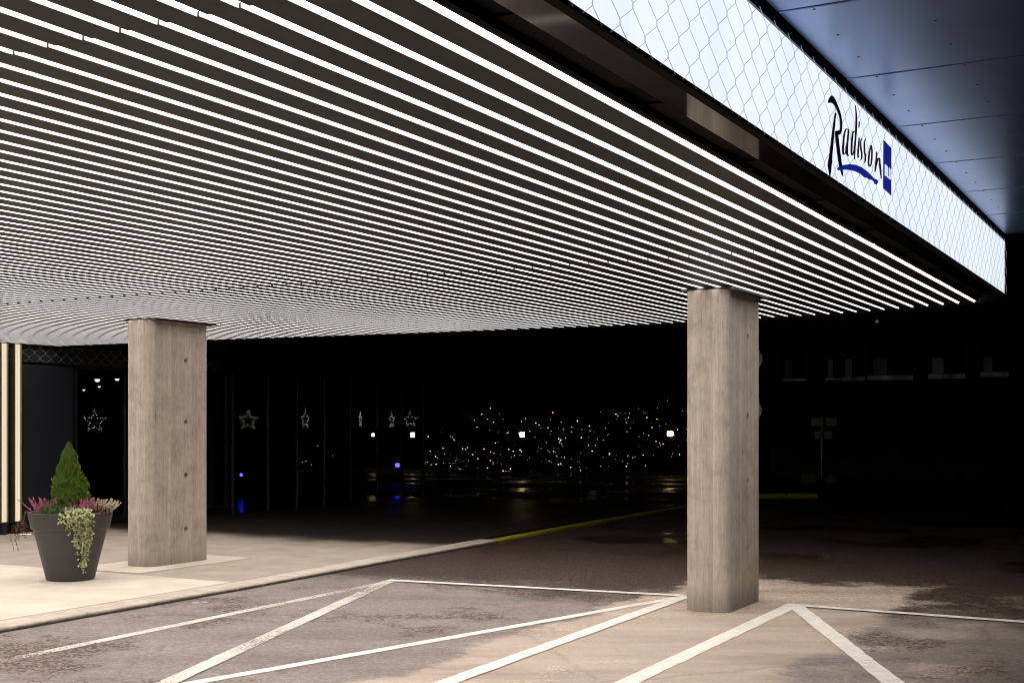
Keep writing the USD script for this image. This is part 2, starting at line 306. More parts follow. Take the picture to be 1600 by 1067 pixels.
def paint(name, color, wear_lo, wear_hi, scale):
    MAT(stage, P(name), {'g': ('geometry', {}), 'n': ('noise_texture', {'scale': scale, 'detail': 6.0, 'roughness': 0.75}), 'nb': ('noise_texture', {'scale': 0.9, 'detail': 2.0}),
        'nd': ('noise_texture', {'scale': 9.0, 'detail': 3.0}), 'rd': ('rgb_ramp', {'ramp': [(0.3, tuple(c * 0.8 for c in color)), (0.6, color)]}),
        'a': ('math', {'math_type': 'multiply_add', 'value2': 0.55}), 'r': ('map_range', {'from_min': wear_lo, 'from_max': wear_hi, 'clamp': True}),
        'p': ('principled_bsdf', {'roughness': 0.6}), 't': ('transparent_bsdf', {}), 'm': ('mix_closure', {})},
        [('g.position', 'n.vector'), ('g.position', 'nb.vector'), ('g.position', 'nd.vector'), ('nd.fac', 'rd.fac'), ('rd.color', 'p.base_color'), ('nb.fac', 'a.value1'), ('n.fac', 'a.value3'), ('a.value', 'r.value'),
         ('r.result', 'm.fac'), ('t.BSDF', 'm.closure1'), ('p.BSDF', 'm.closure2')], surface='m.closure')
paint('paint_fresh', (0.74, 0.70, 0.64), 0.60, 0.65, 60.0)
paint('paint_worn', (0.62, 0.575, 0.52), 0.71, 0.77, 42.0)
plain('paint_yellow', (0.33, 0.31, 0.015), 0.5, var=0.3, scale=20, bump=0.3)
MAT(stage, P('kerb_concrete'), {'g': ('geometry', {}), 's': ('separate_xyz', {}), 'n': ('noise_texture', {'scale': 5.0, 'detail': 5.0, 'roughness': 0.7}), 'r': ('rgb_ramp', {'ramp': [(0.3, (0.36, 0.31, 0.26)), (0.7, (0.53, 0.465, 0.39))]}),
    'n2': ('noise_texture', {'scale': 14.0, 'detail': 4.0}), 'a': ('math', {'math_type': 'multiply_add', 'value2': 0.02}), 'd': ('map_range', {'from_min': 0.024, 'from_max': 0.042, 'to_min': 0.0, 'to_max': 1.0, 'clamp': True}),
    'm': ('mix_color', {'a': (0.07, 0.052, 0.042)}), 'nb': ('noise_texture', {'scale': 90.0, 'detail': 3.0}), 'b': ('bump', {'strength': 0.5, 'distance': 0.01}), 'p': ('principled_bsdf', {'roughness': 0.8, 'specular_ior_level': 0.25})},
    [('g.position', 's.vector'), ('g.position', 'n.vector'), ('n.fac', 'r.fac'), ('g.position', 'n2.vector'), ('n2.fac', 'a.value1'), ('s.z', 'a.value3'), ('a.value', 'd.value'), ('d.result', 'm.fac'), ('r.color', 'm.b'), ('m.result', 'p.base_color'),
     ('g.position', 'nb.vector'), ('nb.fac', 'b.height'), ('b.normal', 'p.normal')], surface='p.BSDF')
plain('pale_concrete', (0.54, 0.475, 0.395), 0.8, var=0.13, scale=2.2, bump=0.3, bscale=120)
plain('paving_wet', (0.026, 0.018, 0.014), 0.40, var=0.3, scale=3, bump=0.15, bscale=11)
def paving(name, color):
    lo, hi = [tuple(c * (1 + q * 0.16) for c in color) for q in (-1, 1)]
    MAT(stage, P(name), {'g': ('geometry', {}), 'n': ('noise_texture', {'scale': 2.6, 'detail': 5.0, 'roughness': 0.65}), 'r': ('rgb_ramp', {'ramp': [(0.3, lo), (0.7, hi)]}),
        's': ('separate_xyz', {}), 'nw': ('noise_texture', {'scale': 1.1, 'detail': 5.0, 'roughness': 0.6}), 'a': ('math', {'math_type': 'multiply_add', 'value2': 1.5}),
        'w': ('map_range', {'range_type': 'smoothstep', 'from_min': 14.9, 'from_max': 16.0, 'clamp': True}),
        'm': ('mix_color', {'b': (0.030, 0.021, 0.016)}), 'rr': ('map_range', {'to_min': 0.75, 'to_max': 0.5, 'clamp': True}),
        'nb': ('noise_texture', {'scale': 110.0, 'detail': 3.0}), 'b': ('bump', {'strength': 0.35, 'distance': 0.006}), 'p': ('principled_bsdf', {'specular_ior_level': 0.35})},
        [('g.position', 'n.vector'), ('n.fac', 'r.fac'), ('g.position', 's.vector'), ('g.position', 'nw.vector'), ('nw.fac', 'a.value1'), ('s.y', 'a.value3'), ('a.value', 'w.value'), ('w.result', 'm.fac'), ('r.color', 'm.a'),
         ('m.result', 'p.base_color'), ('w.result', 'rr.value'), ('rr.result', 'p.roughness'), ('g.position', 'nb.vector'), ('nb.fac', 'b.height'), ('b.normal', 'p.normal')], surface='p.BSDF')
paving('paving', (0.335, 0.282, 0.238))
paving('paving_2', (0.365, 0.308, 0.258))
plain('wet_ground', (0.020, 0.015, 0.012), 0.24, var=0.3, scale=3, bump=0.12, bscale=9)
plain('joint', (0.10, 0.075, 0.055), 0.9)
plain('pot_grey', (0.036, 0.034, 0.034), 0.5, var=0.08, scale=4)
plain('soil', (0.03, 0.02, 0.014), 0.95, var=0.5, scale=30)
leaf('thuja_green', (0.09, 0.16, 0.016), (0.40, 0.53, 0.08))
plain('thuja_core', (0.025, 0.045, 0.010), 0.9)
leaf('heather_pink', (0.48, 0.17, 0.26), (0.80, 0.48, 0.56))
leaf('heather_white', (0.60, 0.55, 0.42), (0.85, 0.80, 0.66))
leaf('red_leaf', (0.10, 0.022, 0.015), (0.22, 0.06, 0.03))
leaf('bush_green', (0.05, 0.11, 0.025), (0.16, 0.26, 0.08))
leaf('ivy_pale', (0.60, 0.61, 0.36), (0.92, 0.90, 0.68))
leaf('ivy_green', (0.10, 0.15, 0.035), (0.34, 0.40, 0.16))
leaf('dry_leaf', (0.20, 0.11, 0.05), (0.42, 0.27, 0.15))
plain('twig', (0.08, 0.055, 0.035), 0.8)
leaf('night_leaf', (0.02, 0.035, 0.012), (0.05, 0.075, 0.025))
plain('bark', (0.07, 0.055, 0.045), 0.9, var=0.4, scale=9, bump=0.5, bscale=30)
plain('facade_dark', (0.012, 0.013, 0.016), 0.45, var=0.1, scale=1.5)
plain('panel_navy', (0.014, 0.016, 0.023), 0.5, var=0.08, scale=1.2)
plain('mullion', (0.07, 0.07, 0.075), 0.35, 0.5)
plain('brass', (0.22, 0.19, 0.12), 0.35, 0.7)
plain('interior', (0.02, 0.018, 0.016), 0.7)
plain('steel', (0.35, 0.35, 0.36), 0.35, 0.9)
plain('sign_back', (0.42, 0.43, 0.45), 0.45, 0.2)
plain('sign_back_green', (0.20, 0.23, 0.19), 0.5, 0.1)
plain('sign_face', (0.55, 0.55, 0.55), 0.5)
plain('sign_ink', (0.05, 0.05, 0.05), 0.6)
plain('far_wall', (0.045, 0.042, 0.042), 0.8, var=0.2, scale=0.8)
plain('far_wall_brown', (0.10, 0.065, 0.045), 0.8, var=0.2, scale=0.8)
glow('self_lit_sill', (0.8, 0.82, 0.9), 0.020, 0.85, 1.7)  # sill lightness put in as emission; the canopy light does not reach it
plain('stone', (0.22, 0.19, 0.16), 0.8, var=0.3, scale=7, bump=0.4)
MAT(stage, P('pane'), {'f': ('fresnel', {'IOR': 1.5}), 'g': ('geometry', {}), 'inv': ('math', {'math_type': 'subtract', 'value1': 1.0}), 'mu': ('math', {'math_type': 'multiply'}),
    't': ('transparent_bsdf', {'color': (0.88, 0.9, 0.92)}), 'gl': ('glossy_bsdf', {'color': (0.9, 0.9, 0.9), 'roughness': 0.02}), 'm': ('mix_closure', {})},
    [('g.backfacing', 'inv.value2'), ('f.fac', 'mu.value1'), ('inv.value', 'mu.value2'), ('mu.value', 'm.fac'), ('t.BSDF', 'm.closure1'), ('gl.BSDF', 'm.closure2')], surface='m.closure')
MAT(stage, P('far_glass'), {'p': ('principled_bsdf', {'base_color': (0.01, 0.01, 0.012), 'roughness': 0.08})}, [], surface='p.BSDF')

# ------------------------------------------------------------------ ground
struct('ground', sheet([(-160, -60), (160, -60), (160, 260), (-160, 260)], -0.06), 'joint', 'dark ground far around the forecourt')
road = struct('road', sheet([(-120, -30), (90, -30), (90, 160), (-120, 160)], 0.0), 'asphalt', 'patchy asphalt forecourt, pale and dry round the column, dark and wet beyond')

def kerb_x(y): return float(np.interp(y, [-4, 7, 10.3, 12.9, 16, 19, 24], [-8.6, -8.66, -8.72, -8.86, -8.99, -9.15, -9.32]))
PZ = 0.045
WALL_X = -16.1
edge_pts = [(kerb_x(y) - 0.3, y) for y in np.linspace(-4, 25, 30)]
pav = struct('pavement', sheet(edge_pts + [(-30, 25), (-30, -4)], PZ - 0.012), 'wet_ground', 'paved hotel forecourt beside the road')
XJ = [None, -10.0, -11.65, -13.3, -14.95, WALL_X]
def slab(col, y0, y1, material, name, dz=0.0, g=0.005):
    x1a, x1b = (kerb_x(y0) - 0.322, kerb_x(y1) - 0.322) if col == 0 else (XJ[col] - g, XJ[col] - g)
    x0 = XJ[col + 1] + g
    ch = 0.004
    poly = Polygon([(x0, y0 + g), (x1a, y0 + g), (x1b, y1 - g), (x0, y1 - g)])
    top = poly.buffer(-ch)
    a, b = np.array(poly.exterior.coords)[:4], np.array(top.exterior.coords)[:4]
    hull = m3.Manifold.hull_points([[*p, PZ - 0.03] for p in a] + [[*p, PZ + dz - ch] for p in a] + [[*p, PZ + dz] for p in b])
    mm = hull.to_mesh()
    obj(name, trimesh.Trimesh(mm.vert_properties[:, :3], mm.tri_verts, process=False), material, pav)
for col in range(5):                                     # brown paving beyond y = 10.3
    y = 10.3
    k = 0
    while y < 24.5:
        ln = 2.4 if (k or col % 2 == 0) else 1.2
        y1 = min(y + ln, 25.0)
        if not (col in (1, ) and False):
            wet = y > 17.5
            slab(col, y, y1, 'paving_wet' if wet else ('paving', 'paving_2')[(k * 3 + col * 2) % 2], 'paving_slab', dz=float(rng.uniform(-0.0015, 0.0015)))
        y = y1; k += 1
for y0, y1 in ((-4, -0.4), (-0.4, 3.2), (3.2, 6.8), (6.8, 10.3)):
    xa, xb = kerb_x(y0) - 0.322, kerb_x(y1) - 0.322
    obj('concrete_slab', prism([(-16.1, y0 + .003), (xa, y0 + .003), (xb, y1 - .003), (-16.1, y1 - .003)], PZ - 0.03, PZ + 0.001), 'pale_concrete', pav)
obj('column_pad', prism([(-11.55, 10.38), (-10.46, 10.38), (-10.46, 12.3), (-11.55, 12.3)], PZ - 0.02, PZ + 0.006), 'pale_concrete', pav, label='pale concrete pad round the foot of the left column')

kerb = struct('kerb', prism([(kerb_x(y) - 0.02, y) for y in np.linspace(-4, 25, 30)] + [(kerb_x(y) - 0.28, y) for y in np.linspace(25, -4, 30)], -0.05, 0.02), 'joint', 'low kerb along the pavement edge, yellow further along')
y = -4.0
while y < 24.9:
    y1 = min(y + 1.0, 25.0); x0, x1 = kerb_x(y + .004), kerb_x(y1 - .004)
    dz = float(rng.uniform(-0.003, 0.003))
    kw = 0.3 if y <= 15.8 else 0.17
    h = m3.Manifold.hull_points([[x0, y + .004, -0.03], [x1, y1 - .004, -0.03], [x0 - kw, y + .004, -0.03], [x1 - kw, y1 - .004, -0.03],
        [x0, y + .004, PZ - 0.012 + dz], [x1, y1 - .004, PZ - 0.012 + dz], [x0 - .012, y + .004, PZ + dz], [x1 - .012, y1 - .004, PZ + dz], [x0 - kw, y + .004, PZ + dz], [x1 - kw, y1 - .004, PZ + dz]]).to_mesh()
    yel = y > 15.8
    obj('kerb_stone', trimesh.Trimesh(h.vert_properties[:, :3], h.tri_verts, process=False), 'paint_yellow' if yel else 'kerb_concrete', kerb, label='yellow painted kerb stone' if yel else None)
    y = y1

# painted bay markings (centre line through two points of the photograph, width in metres)
def marking(a, b, w, z, material, label):
    p, q = at(*a), at(*b); d = (q - p) / np.linalg.norm(q - p); n = np.array([-d[1], d[0]]) * w / 2
    k = max(2, int(np.linalg.norm(q - p) / 0.12)); t = np.linspace(0, 1, k)
    up = [p + (q - p) * s + n * (1 + rng.normal() * 0.04) for s in t]; dn = [p + (q - p) * s - n * (1 + rng.normal() * 0.04) for s in t]
    obj('bay_marking', sheet(up + dn[::-1], z), material, road, label=label)
marking((-25, 1038), (606, 908.5), 0.115, 0.004, 'paint_worn', 'worn white bay line nearest the kerb')
marking((607, 908), (215, 1088), 0.14, 0.007, 'paint_worn', 'worn white slanting bay line')
marking((1071, 931), (270, 1072), 0.11, 0.004, 'paint_fresh', 'white bay line running to the column')
marking((1069, 932), (660, 1080), 0.14, 0.007, 'paint_fresh', 'bright white bay line ending at the column foot')
marking((606, 906.5), (1070, 931), 0.12, 0.010, 'paint_fresh', 'thin white cross line behind the bays')
marking((1243, 943), (945, 1082), 0.15, 0.004, 'paint_fresh', 'white bay line right of the column')
marking((1240, 944), (1408, 1077), 0.15, 0.007, 'paint_fresh', 'white bay line slanting to the right')
marking((1248, 946), (1640, 975), 0.12, 0.010, 'paint_fresh', 'thin white cross line on the right')
marking((300, 941), (324, 940), 0.10, 0.004, 'paint_worn', 'small white paint scrap by the kerb')

# ------------------------------------------------------------------ canopy
Z_STRIP, Z_SLAT, PITCH, X1 = 2.993, 2.975, 0.1675, -2.048
FX = -1.677                                            # plane of the lit fascia
F_END = 13.0
Y_NEAR = -4.0
def far_end(x): return float(np.interp(-x, [1.6, 2.05, 3.6, 6.2, 9.5, 13, 16.2], [13.3, 13.75, 14.38, 14.72, 14.55, 14.25, 14.2]))
N_STRIP = 84
canopy = thing('entrance_canopy', 'wide entrance canopy with a ceiling of white light strips and a glowing fascia', 'canopy')
xs = [X1 - PITCH * i for i in range(N_STRIP)]
for i, x in enumerate(xs):
    e = far_end(x); w = 0.0205
    for (a, b, dx) in ((Y_NEAR, 2.9763, -0.010), (2.9767, 9.0, 0.0), (9.03, e, 0.002)):
        z0 = Z_STRIP + float(rng.uniform(-0.0006, 0.0006))
        st = obj('light_strip', box(x + dx - w, x + dx + w, a, b, z0, z0 + 0.006), 'strip_light', canopy)
        obj('reflector', [box(x + dx - w - 0.002, x + dx - w - 0.0004, a, b, Z_SLAT + 0.0005, z0 + 0.006), box(x + dx + w + 0.0004, x + dx + w + 0.002, a, b, Z_SLAT + 0.0005, z0 + 0.006)], 'reflector_white', st)
for i in range(N_STRIP + 1):
    x = X1 - PITCH * (i - 0.5); hw = PITCH / 2 - 0.0227
    if i == 0: continue
    obj('ceiling_slat', box(x - 0.010 - hw, x - 0.010 + hw, Y_NEAR, 2.9762, Z_SLAT, Z_SLAT + 0.03), 'ceiling_slat', canopy)
    obj('ceiling_slat', box(x - hw, x + hw, 2.9768, far_end(x) + 0.07, Z_SLAT, Z_SLAT + 0.03), 'ceiling_slat', canopy)
# dark body above the strips, with the curved far end
ends = [(x, far_end(x) + 0.10) for x in np.linspace(-2.0, WALL_X - 0.1, 40)]
obj('roof_deck', prism([(-2.0, Y_NEAR)] + ends + [(WALL_X - 0.1, Y_NEAR)], Z_SLAT + 0.035, 3.42), 'black_trim', canopy)
edge = LineString([(-1.70, 13.02), (-1.86, 13.45)] + [(x, far_end(x) + 0.13) for x in np.linspace(-2.05, WALL_X - 0.1, 40)]).buffer(0.02, cap_style=2)
obj('edge_trim', prism(edge, 2.972, 3.44), 'matte_black', canopy)
# between the first strip and the fascia: black trim, perforated metal, glossy black strip
obj('inner_trim', box(-2.012, -1.985, Y_NEAR, 13.5, 2.974, 3.05), 'matte_black', canopy)
y = Y_NEAR
obj('recess_panel', box(-1.985, -1.862, Y_NEAR, 13.3, 3.012, 3.04), 'matte_black', canopy)
while y < 13:
    obj('perforated_panel', box(-1.98, -1.866, y, min(y + 0.95, 13.2), 3.002, 3.008), 'perforated', canopy); y += 1.25
y = Y_NEAR
while y < 13.0:
    obj('gloss_panel', box(-1.860, -1.705, y + 0.002, min(y + 2.4, 13.0) - 0.002, 2.972, 2.99), 'gloss_black', canopy); y += 2.4
obj('fascia_trim', box(-1.704, FX + 0.012, Y_NEAR, 13.02, 2.955, 2.9745), 'matte_black', canopy, label='thin black lower edge of the fascia')
obj('fascia_trim', box(-1.72, FX + 0.010, Y_NEAR, 13.02, 3.487, 3.512), 'black_trim', canopy, label='thin black upper edge of the fascia')
obj('fascia_back', box(-1.84, FX - 0.03, Y_NEAR, 13.0, 2.992, 3.487), 'black_trim', canopy)
obj('end_cap', box(-1.84, FX + 0.006, 13.002, 13.02, 2.976, 3.486), 'black_trim', canopy)
y = 13.0 - 1.83 * 10
while y < 12.9:
    if y + 1.83 > Y_NEAR: obj('fascia_panel', box(FX - 0.02, FX, max(y, Y_NEAR) + 0.003, y + 1.827, 2.976, 3.486), 'fascia_panel', canopy)
    y += 1.83
# wire mesh stretched over the fascia: zigzag wires that meet at twisted knots
W_, H_ = 0.21, 0.164
def zig(y0, k, z0, z1, ph=0.0):
    pts, n, z, flip = [], 0, z0 - ph, k % 2
    s = 1 if flip else -1
    z -= H_
    while z < z1 + H_:
        zz = [z + 0.006, z + H_ / 2 - 0.006]
        q = W_ / 4 - 0.002
        pts += [(y0 + s * q, zz[0]), (y0 + s * (q - 0.005), zz[0] + 0.008), (y0 - s * (q - 0.005), zz[1] - 0.008), (y0 - s * q, zz[1])]
        z += H_ / 2; s = -s
    pts = np.array(pts)
    zz_ = np.unique(np.r_[z0, pts[(pts[:, 1] > z0) & (pts[:, 1] < z1), 1], z1])
    return np.c_[np.interp(zz_, pts[:, 1], pts[:, 0]), zz_]
k = 0; y = 1.6
while y < F_END - 0.04:
    p = zig(y, k, 2.957, 3.490, 0.03)
    obj('mesh_wire', tube(np.c_[np.full(len(p), FX + 0.022), p], 0.0012, 3), 'wire', canopy)
    y += W_ / 2; k += 1

# ------------------------------------------------------------------ hotel sign on the fascia
def fz(zx, zy, sc=6.277, ox=1270, oy=140):
    """Place on the fascia plane (y along it, z up) of a point of the enlarged sign."""
    px, py = ox + zx / sc, oy + zy / sc
    r = (px - 800) / FPX; X = FX + 0.03
    t = (r * -X * S_ - X * C_) / (S_ - r * C_)
    d = depth(X, t)
    return (t, zat(py, d))
sign = thing('hotel_sign', 'handwritten black Radisson lettering with blue BLU box and blue brush stroke on the glowing fascia', 'sign')
def letter(name, polys, material, x=FX + 0.026, th=0.004, label=None):
    ms = []
    for p in polys:
        if not isinstance(p, (Polygon, shapely.MultiPolygon)): p = Polygon(p).buffer(0)
        for g in getattr(p, 'geoms', [p]):
            q = trimesh.creation.extrude_polygon(g, th, engine='earcut')     # (y, z) in the plane, extruded along x
            v = q.vertices; q.vertices = np.c_[x + v[:, 2], v[:, 0], v[:, 1]]; ms.append(q)
    return obj(name, ms, material, sign, label=label)
def poly(pts, smooth=True):
    p = Polygon([fz(*q) for q in pts]).buffer(0)
    return p.buffer(0.0035).buffer(-0.007).buffer(0.0035) if smooth and False else p
def stroke(pts, ws):
    """A brush stroke through enlarged-sign points with changing width, as a polygon on the fascia plane."""
    pts, ws = np.array(pts, float), np.array(ws, float)
    s = np.r_[0, np.cumsum(np.linalg.norm(np.diff(pts, axis=0), axis=1))]
    from scipy.interpolate import PchipInterpolator
    ws = ws * 0.94; u = np.linspace(0, s[-1], 40); c = np.c_[PchipInterpolator(s, pts[:, 0])(u), PchipInterpolator(s, pts[:, 1])(u)]; w = np.interp(u, s, ws)
    circles = [Point(*c[i]).buffer(w[i] / 2, 6) for i in range(len(c))]
    g = shapely.union_all([shapely.union_all([circles[i], circles[i + 1]]).convex_hull for i in range(len(c) - 1)])
    f = lambda ring: [fz(*q) for q in ring.coords]
    gs = getattr(g, 'geoms', [g])
    return shapely.union_all([Polygon(f(h.exterior), [f(r) for r in h.interiors]).buffer(0) for h in gs])
letter('letter_r', [poly([(222, 225), (231, 232), (224, 300), (212, 430), (200, 560), (190, 700), (183, 780), (172, 858), (160, 790), (151, 735), (158, 690), (172, 600), (186, 480), (205, 330)]),
    poly([(153, 125), (160, 95), (172, 70), (187, 57), (205, 68), (222, 95), (245, 150), (265, 200), (282, 260), (291, 330), (289, 385), (282, 422), (268, 442), (250, 440), (246, 428), (262, 408), (271, 380), (274, 330), (266, 270), (250, 225), (230, 180), (212, 148), (195, 132), (175, 128), (160, 131)]),
    poly([(222, 412), (232, 402), (258, 398), (262, 412), (250, 430), (254, 470), (264, 560), (276, 650), (288, 740), (301, 850), (289, 835), (270, 770), (253, 690), (241, 600), (230, 500)])], 'logo_black')
letter('letter_a', [shapely.union_all([stroke([(352, 392), (334, 384), (316, 420), (305, 500), (299, 590), (306, 634), (318, 630), (334, 560), (347, 470), (354, 395)], [9, 10, 12, 14, 14, 11, 9, 8, 9, 10]),
    stroke([(354, 395), (347, 480), (340, 580), (340, 635), (348, 648), (358, 636)], [10, 13, 14, 12, 9, 4])])], 'logo_black')
letter('letter_d', [shapely.union_all([stroke([(420, 415), (404, 408), (392, 450), (385, 540), (383, 610), (390, 642), (402, 622), (414, 540), (424, 440)], [8, 10, 13, 15, 14, 10, 8, 8, 9]),
    stroke([(421, 155), (428, 230), (430, 320), (426, 420), (418, 540), (413, 680)], [3, 10, 14, 14, 11, 5])])], 'logo_black')
letter('letter_i', [shapely.union_all([stroke([(459, 472), (453, 540), (447, 620), (446, 664), (455, 650)], [7, 12, 12, 9, 4]), stroke([(459, 312), (458, 345), (455, 372)], [5, 9, 4])])], 'logo_black')
letter('letter_s', [stroke([(486, 478), (472, 520), (476, 580), (484, 630), (482, 670), (470, 692)], [5, 9, 12, 12, 10, 5])], 'logo_black')
letter('letter_s', [stroke([(522, 480), (508, 530), (510, 600), (519, 655), (518, 695), (506, 718)], [5, 9, 12, 12, 10, 5])], 'logo_black')
letter('letter_o', [stroke([(576, 548), (564, 590), (553, 660), (550, 725), (560, 752), (572, 735), (582, 670), (584, 600), (577, 552)], [9, 11, 13, 13, 10, 10, 12, 12, 9])], 'logo_black')
letter('letter_n', [shapely.union_all([stroke([(630, 612), (626, 690), (618, 770), (614, 803)], [8, 14, 14, 6]), stroke([(620, 775), (634, 710), (648, 672), (655, 672), (660, 720), (668, 800), (675, 868)], [5, 8, 10, 12, 14, 14, 6])])], 'logo_black')
letter('brush_stroke', [poly([(243, 775), (255, 755), (300, 738), (360, 730), (420, 735), (480, 760), (540, 805), (590, 855), (605, 875), (625, 877), (638, 890), (640, 908), (630, 928), (612, 926), (602, 902), (575, 878), (560, 885), (530, 860), (515, 865), (470, 825), (420, 800), (350, 785), (290, 785), (255, 790)])], 'logo_blue', label='blue brush stroke under the lettering')
letter('blue_box', [poly([(697, 497), (769, 575), (767, 1035), (695, 968)], False)], 'logo_blue', th=0.006, label='upright blue box with white BLU')
tb = meshkit.text_mesh('BLU', 1.0, 0.003, False); bb = tb.bounds; (ya, za), (yb, zb) = fz(699, 842), fz(764, 716)
zc = (fz(700, 790)[1] + fz(764, 830)[1]) / 2; hh = abs(fz(700, 700)[1] - fz(700, 815)[1]) * 0.95
v = tb.vertices; vy = ya + 0.01 + (v[:, 0] - bb[0, 0]) / (bb[1, 0] - bb[0, 0]) * (yb - ya - 0.02); vz = zc - hh / 2 + (v[:, 1] - bb[0, 1]) / (bb[1, 1] - bb[0, 1]) * hh
tb.vertices = np.c_[FX + 0.0325 + v[:, 2] - bb[0, 2], vy, vz]
obj('white_letters', tb, 'logo_white', sign, label='white letters BLU')

# ------------------------------------------------------------------ upper storey overhang right above the fascia
over = thing('building_overhang', 'dark blue metal soffit of the upper storey above the glowing fascia', 'overhang')
SZ = 3.535
seam = [6.7 + 1.225 * k for k in range(-9, 6)]
for k in range(len(seam) - 1):
    a, b = seam[k], min(seam[k + 1], 13.05)
    if a >= 13: continue
    for (xa, xb) in ((-1.655, 1.3), (1.31, 4.2)):
        obj('soffit_panel', rbox(xa, xb, a + 0.011, b - 0.011, SZ, SZ + 0.03, 0.004), 'soffit_metal', over)
    if b > 3.5:
        for X in (-1.50, -1.06, -0.62):
            for f in (0.02, 0.36, 0.69):
                yy = a + 1.225 * f + 0.012
                if yy < b - 0.01: obj('screw', cyl(0.0065, (X, yy, SZ - 0.002), (X, yy, SZ + 0.004), 8), 'screw', over)
obj('backing', box(-1.80, 4.3, -4.4, 13.10, SZ + 0.035, SZ + 0.10), 'black_trim', over)
obj('shadow_gap', box(-1.80, -1.67, -4.3, 13.05, 3.52, SZ + 0.034), 'black_trim', over)
obj('upper_wall', box(-1.80, 4.3, -4.4, 13.10, SZ + 0.101, 9.0), 'facade_dark', over)

# ------------------------------------------------------------------ concrete columns
def column_poly(w=0.42, l=0.84, r=0.12, bulge=0.045):
    core = Polygon([(-w / 2, 0), (w / 2, 0), (w / 2, l), (-w / 2, l)])
    cap = Point(0, 0).buffer(1, 32)
    el = shapely.affinity.scale(cap, w * 0.75, bulge * 2.2); a = shapely.affinity.translate(el, 0, 0); b = shapely.affinity.translate(el, 0, l)
    strip = Polygon([(-w / 2, -1), (w / 2, -1), (w / 2, l + 1), (-w / 2, l + 1)])
    p = shapely.union_all([core, a, b]).intersection(strip)
    return p.buffer(-r, 16).buffer(r, 16)
CH = 2.962
def make_column(loc, label, hole_z, holes_y):
    t = thing('concrete_column', label, 'column', loc, 0.0, 'board marked concrete columns carrying the canopy')
    body = m3.CrossSection([np.array(shapely.geometry.polygon.orient(column_poly(), 1.0).exterior.coords)[:-1]]).extrude(CH - loc[2] - 0.018)
    for z in hole_z:
        c = m3.Manifold.cylinder(0.09, 0.034, 0.029, 20).rotate([0, -90, 0]).translate([0.21 + 0.045, holes_y + 0.004, z])
        body = body - c
    mm = body.to_mesh(); g = trimesh.Trimesh(mm.vert_properties[:, :3], mm.tri_verts, process=False)
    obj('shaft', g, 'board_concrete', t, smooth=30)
    for z in hole_z:
        obj('tie_hole', cyl(0.0285, (0.163, holes_y + 0.004, z), (0.167, holes_y + 0.004, z), 16), 'hole_dark', t)
    obj('top_plate', prism(column_poly(0.53, 0.95, 0.04, 0.03).buffer(0), CH - loc[2] - 0.017, CH - loc[2] + 0.004), 'plate', t)
    return t
make_column((-10.985, 10.97, PZ + 0.006), 'concrete column on the pavement behind the flower pot, round topped pad at its foot', (0.41, 1.06, 1.70, 2.44), 0.50)
make_column((-3.985, 11.05, 0.0), 'concrete column standing on the road where the white bay lines meet', (0.545, 1.19, 1.80, 2.55), 0.50)
tag(stage.GetPrimAtPath('/World/concrete_column'), 'concrete column on the paved forecourt right behind the flower pot')
# ------------------------------------------------------------------ flower pot and its plants
pc = at_d(110.2, 13.62); POT = np.array([pc[0], pc[1], PZ + 0.001])
to_cam = -pc / np.linalg.norm(pc); right = np.array([-to_cam[1], to_cam[0]])       # 'right' as seen from the camera
def pp(r_, f_, z_): return np.array([*(pc + right * r_ + to_cam * f_), POT[2] + z_])
pot = thing('flower_pot', 'large tapered dark grey flower pot with a thick rim, planted, left of the left column', 'flower pot', POT)
prof = [(0.0, 0.0), (0.235, 0.0), (0.247, 0.006), (0.252, 0.02), (0.377, 0.532), (0.380, 0.540), (0.386, 0.545), (0.398, 0.548), (0.405, 0.555), (0.436, 0.715), (0.437, 0.724), (0.433, 0.730), (0.425, 0.732), (0.415, 0.728), (0.405, 0.70), (0.385, 0.62), (0.0, 0.62)]
obj('shell', lathe(prof, 72), 'pot_grey', pot, smooth=35)
a = np.linspace(0, 2 * np.pi, 40, endpoint=False); rr = np.linspace(0, 0.40, 9)
sv = [(r * math.cos(t), r * math.sin(t), 0.675 + 0.035 * meshkit.fbm(np.array([r * 9 * math.cos(t), r * 9 * math.sin(t), 0]), 3)) for r in rr for t in a]
sf = [[i * 40 + j, i * 40 + (j + 1) % 40, (i + 1) * 40 + (j + 1) % 40, (i + 1) * 40 + j] for i in range(8) for j in range(40)]
obj('soil', (np.array(sv), np.array(sf)), 'soil', pot)

# dwarf conifer
con = thing('dwarf_conifer', 'small bright green cone shaped conifer growing in the middle of the flower pot', 'conifer', POT + [0, 0, 0.68])
base = pp(0, -0.02, 0) - POT
def con_r(h): return np.interp(h, [0, 0.10, 0.3, 0.5, 0.68, 0.80], [0.17, 0.205, 0.185, 0.130, 0.062, 0.005])
n = 9000
h = rng.beta(1.0, 1.35, n) * 0.80; th = rng.uniform(0, 2 * np.pi, n)
lump = 0.42 + 1.0 * meshkit.fbm(np.c_[np.cos(th) * 3.4, np.sin(th) * 3.4, h * 15], 3, 5)
rad = con_r(h) * lump * (1 - 0.35 * rng.uniform(0, 1, n) ** 2)
lean = right * -0.018
cen = np.c_[np.cos(th) * rad + lean[0] * h / 0.8, np.sin(th) * rad + lean[1] * h / 0.8, h]
out = np.c_[np.cos(th), np.sin(th), np.full(n, 0.3)]
ups = np.c_[np.cos(th) * 0.55, np.sin(th) * 0.55, np.full(n, 1.0)] + rng.normal(size=(n, 3)) * 0.32
tang = np.c_[-np.sin(th), np.cos(th), np.zeros(n)] * rng.choice([-1, 1], n)[:, None]
obj('trunk', tube([(0, 0, -0.06), (0, 0, 0.12), (lean[0], lean[1], 0.7)], [0.014, 0.013, 0.004], 6), 'twig', con)
hh_ = np.linspace(0, 0.74, 14)
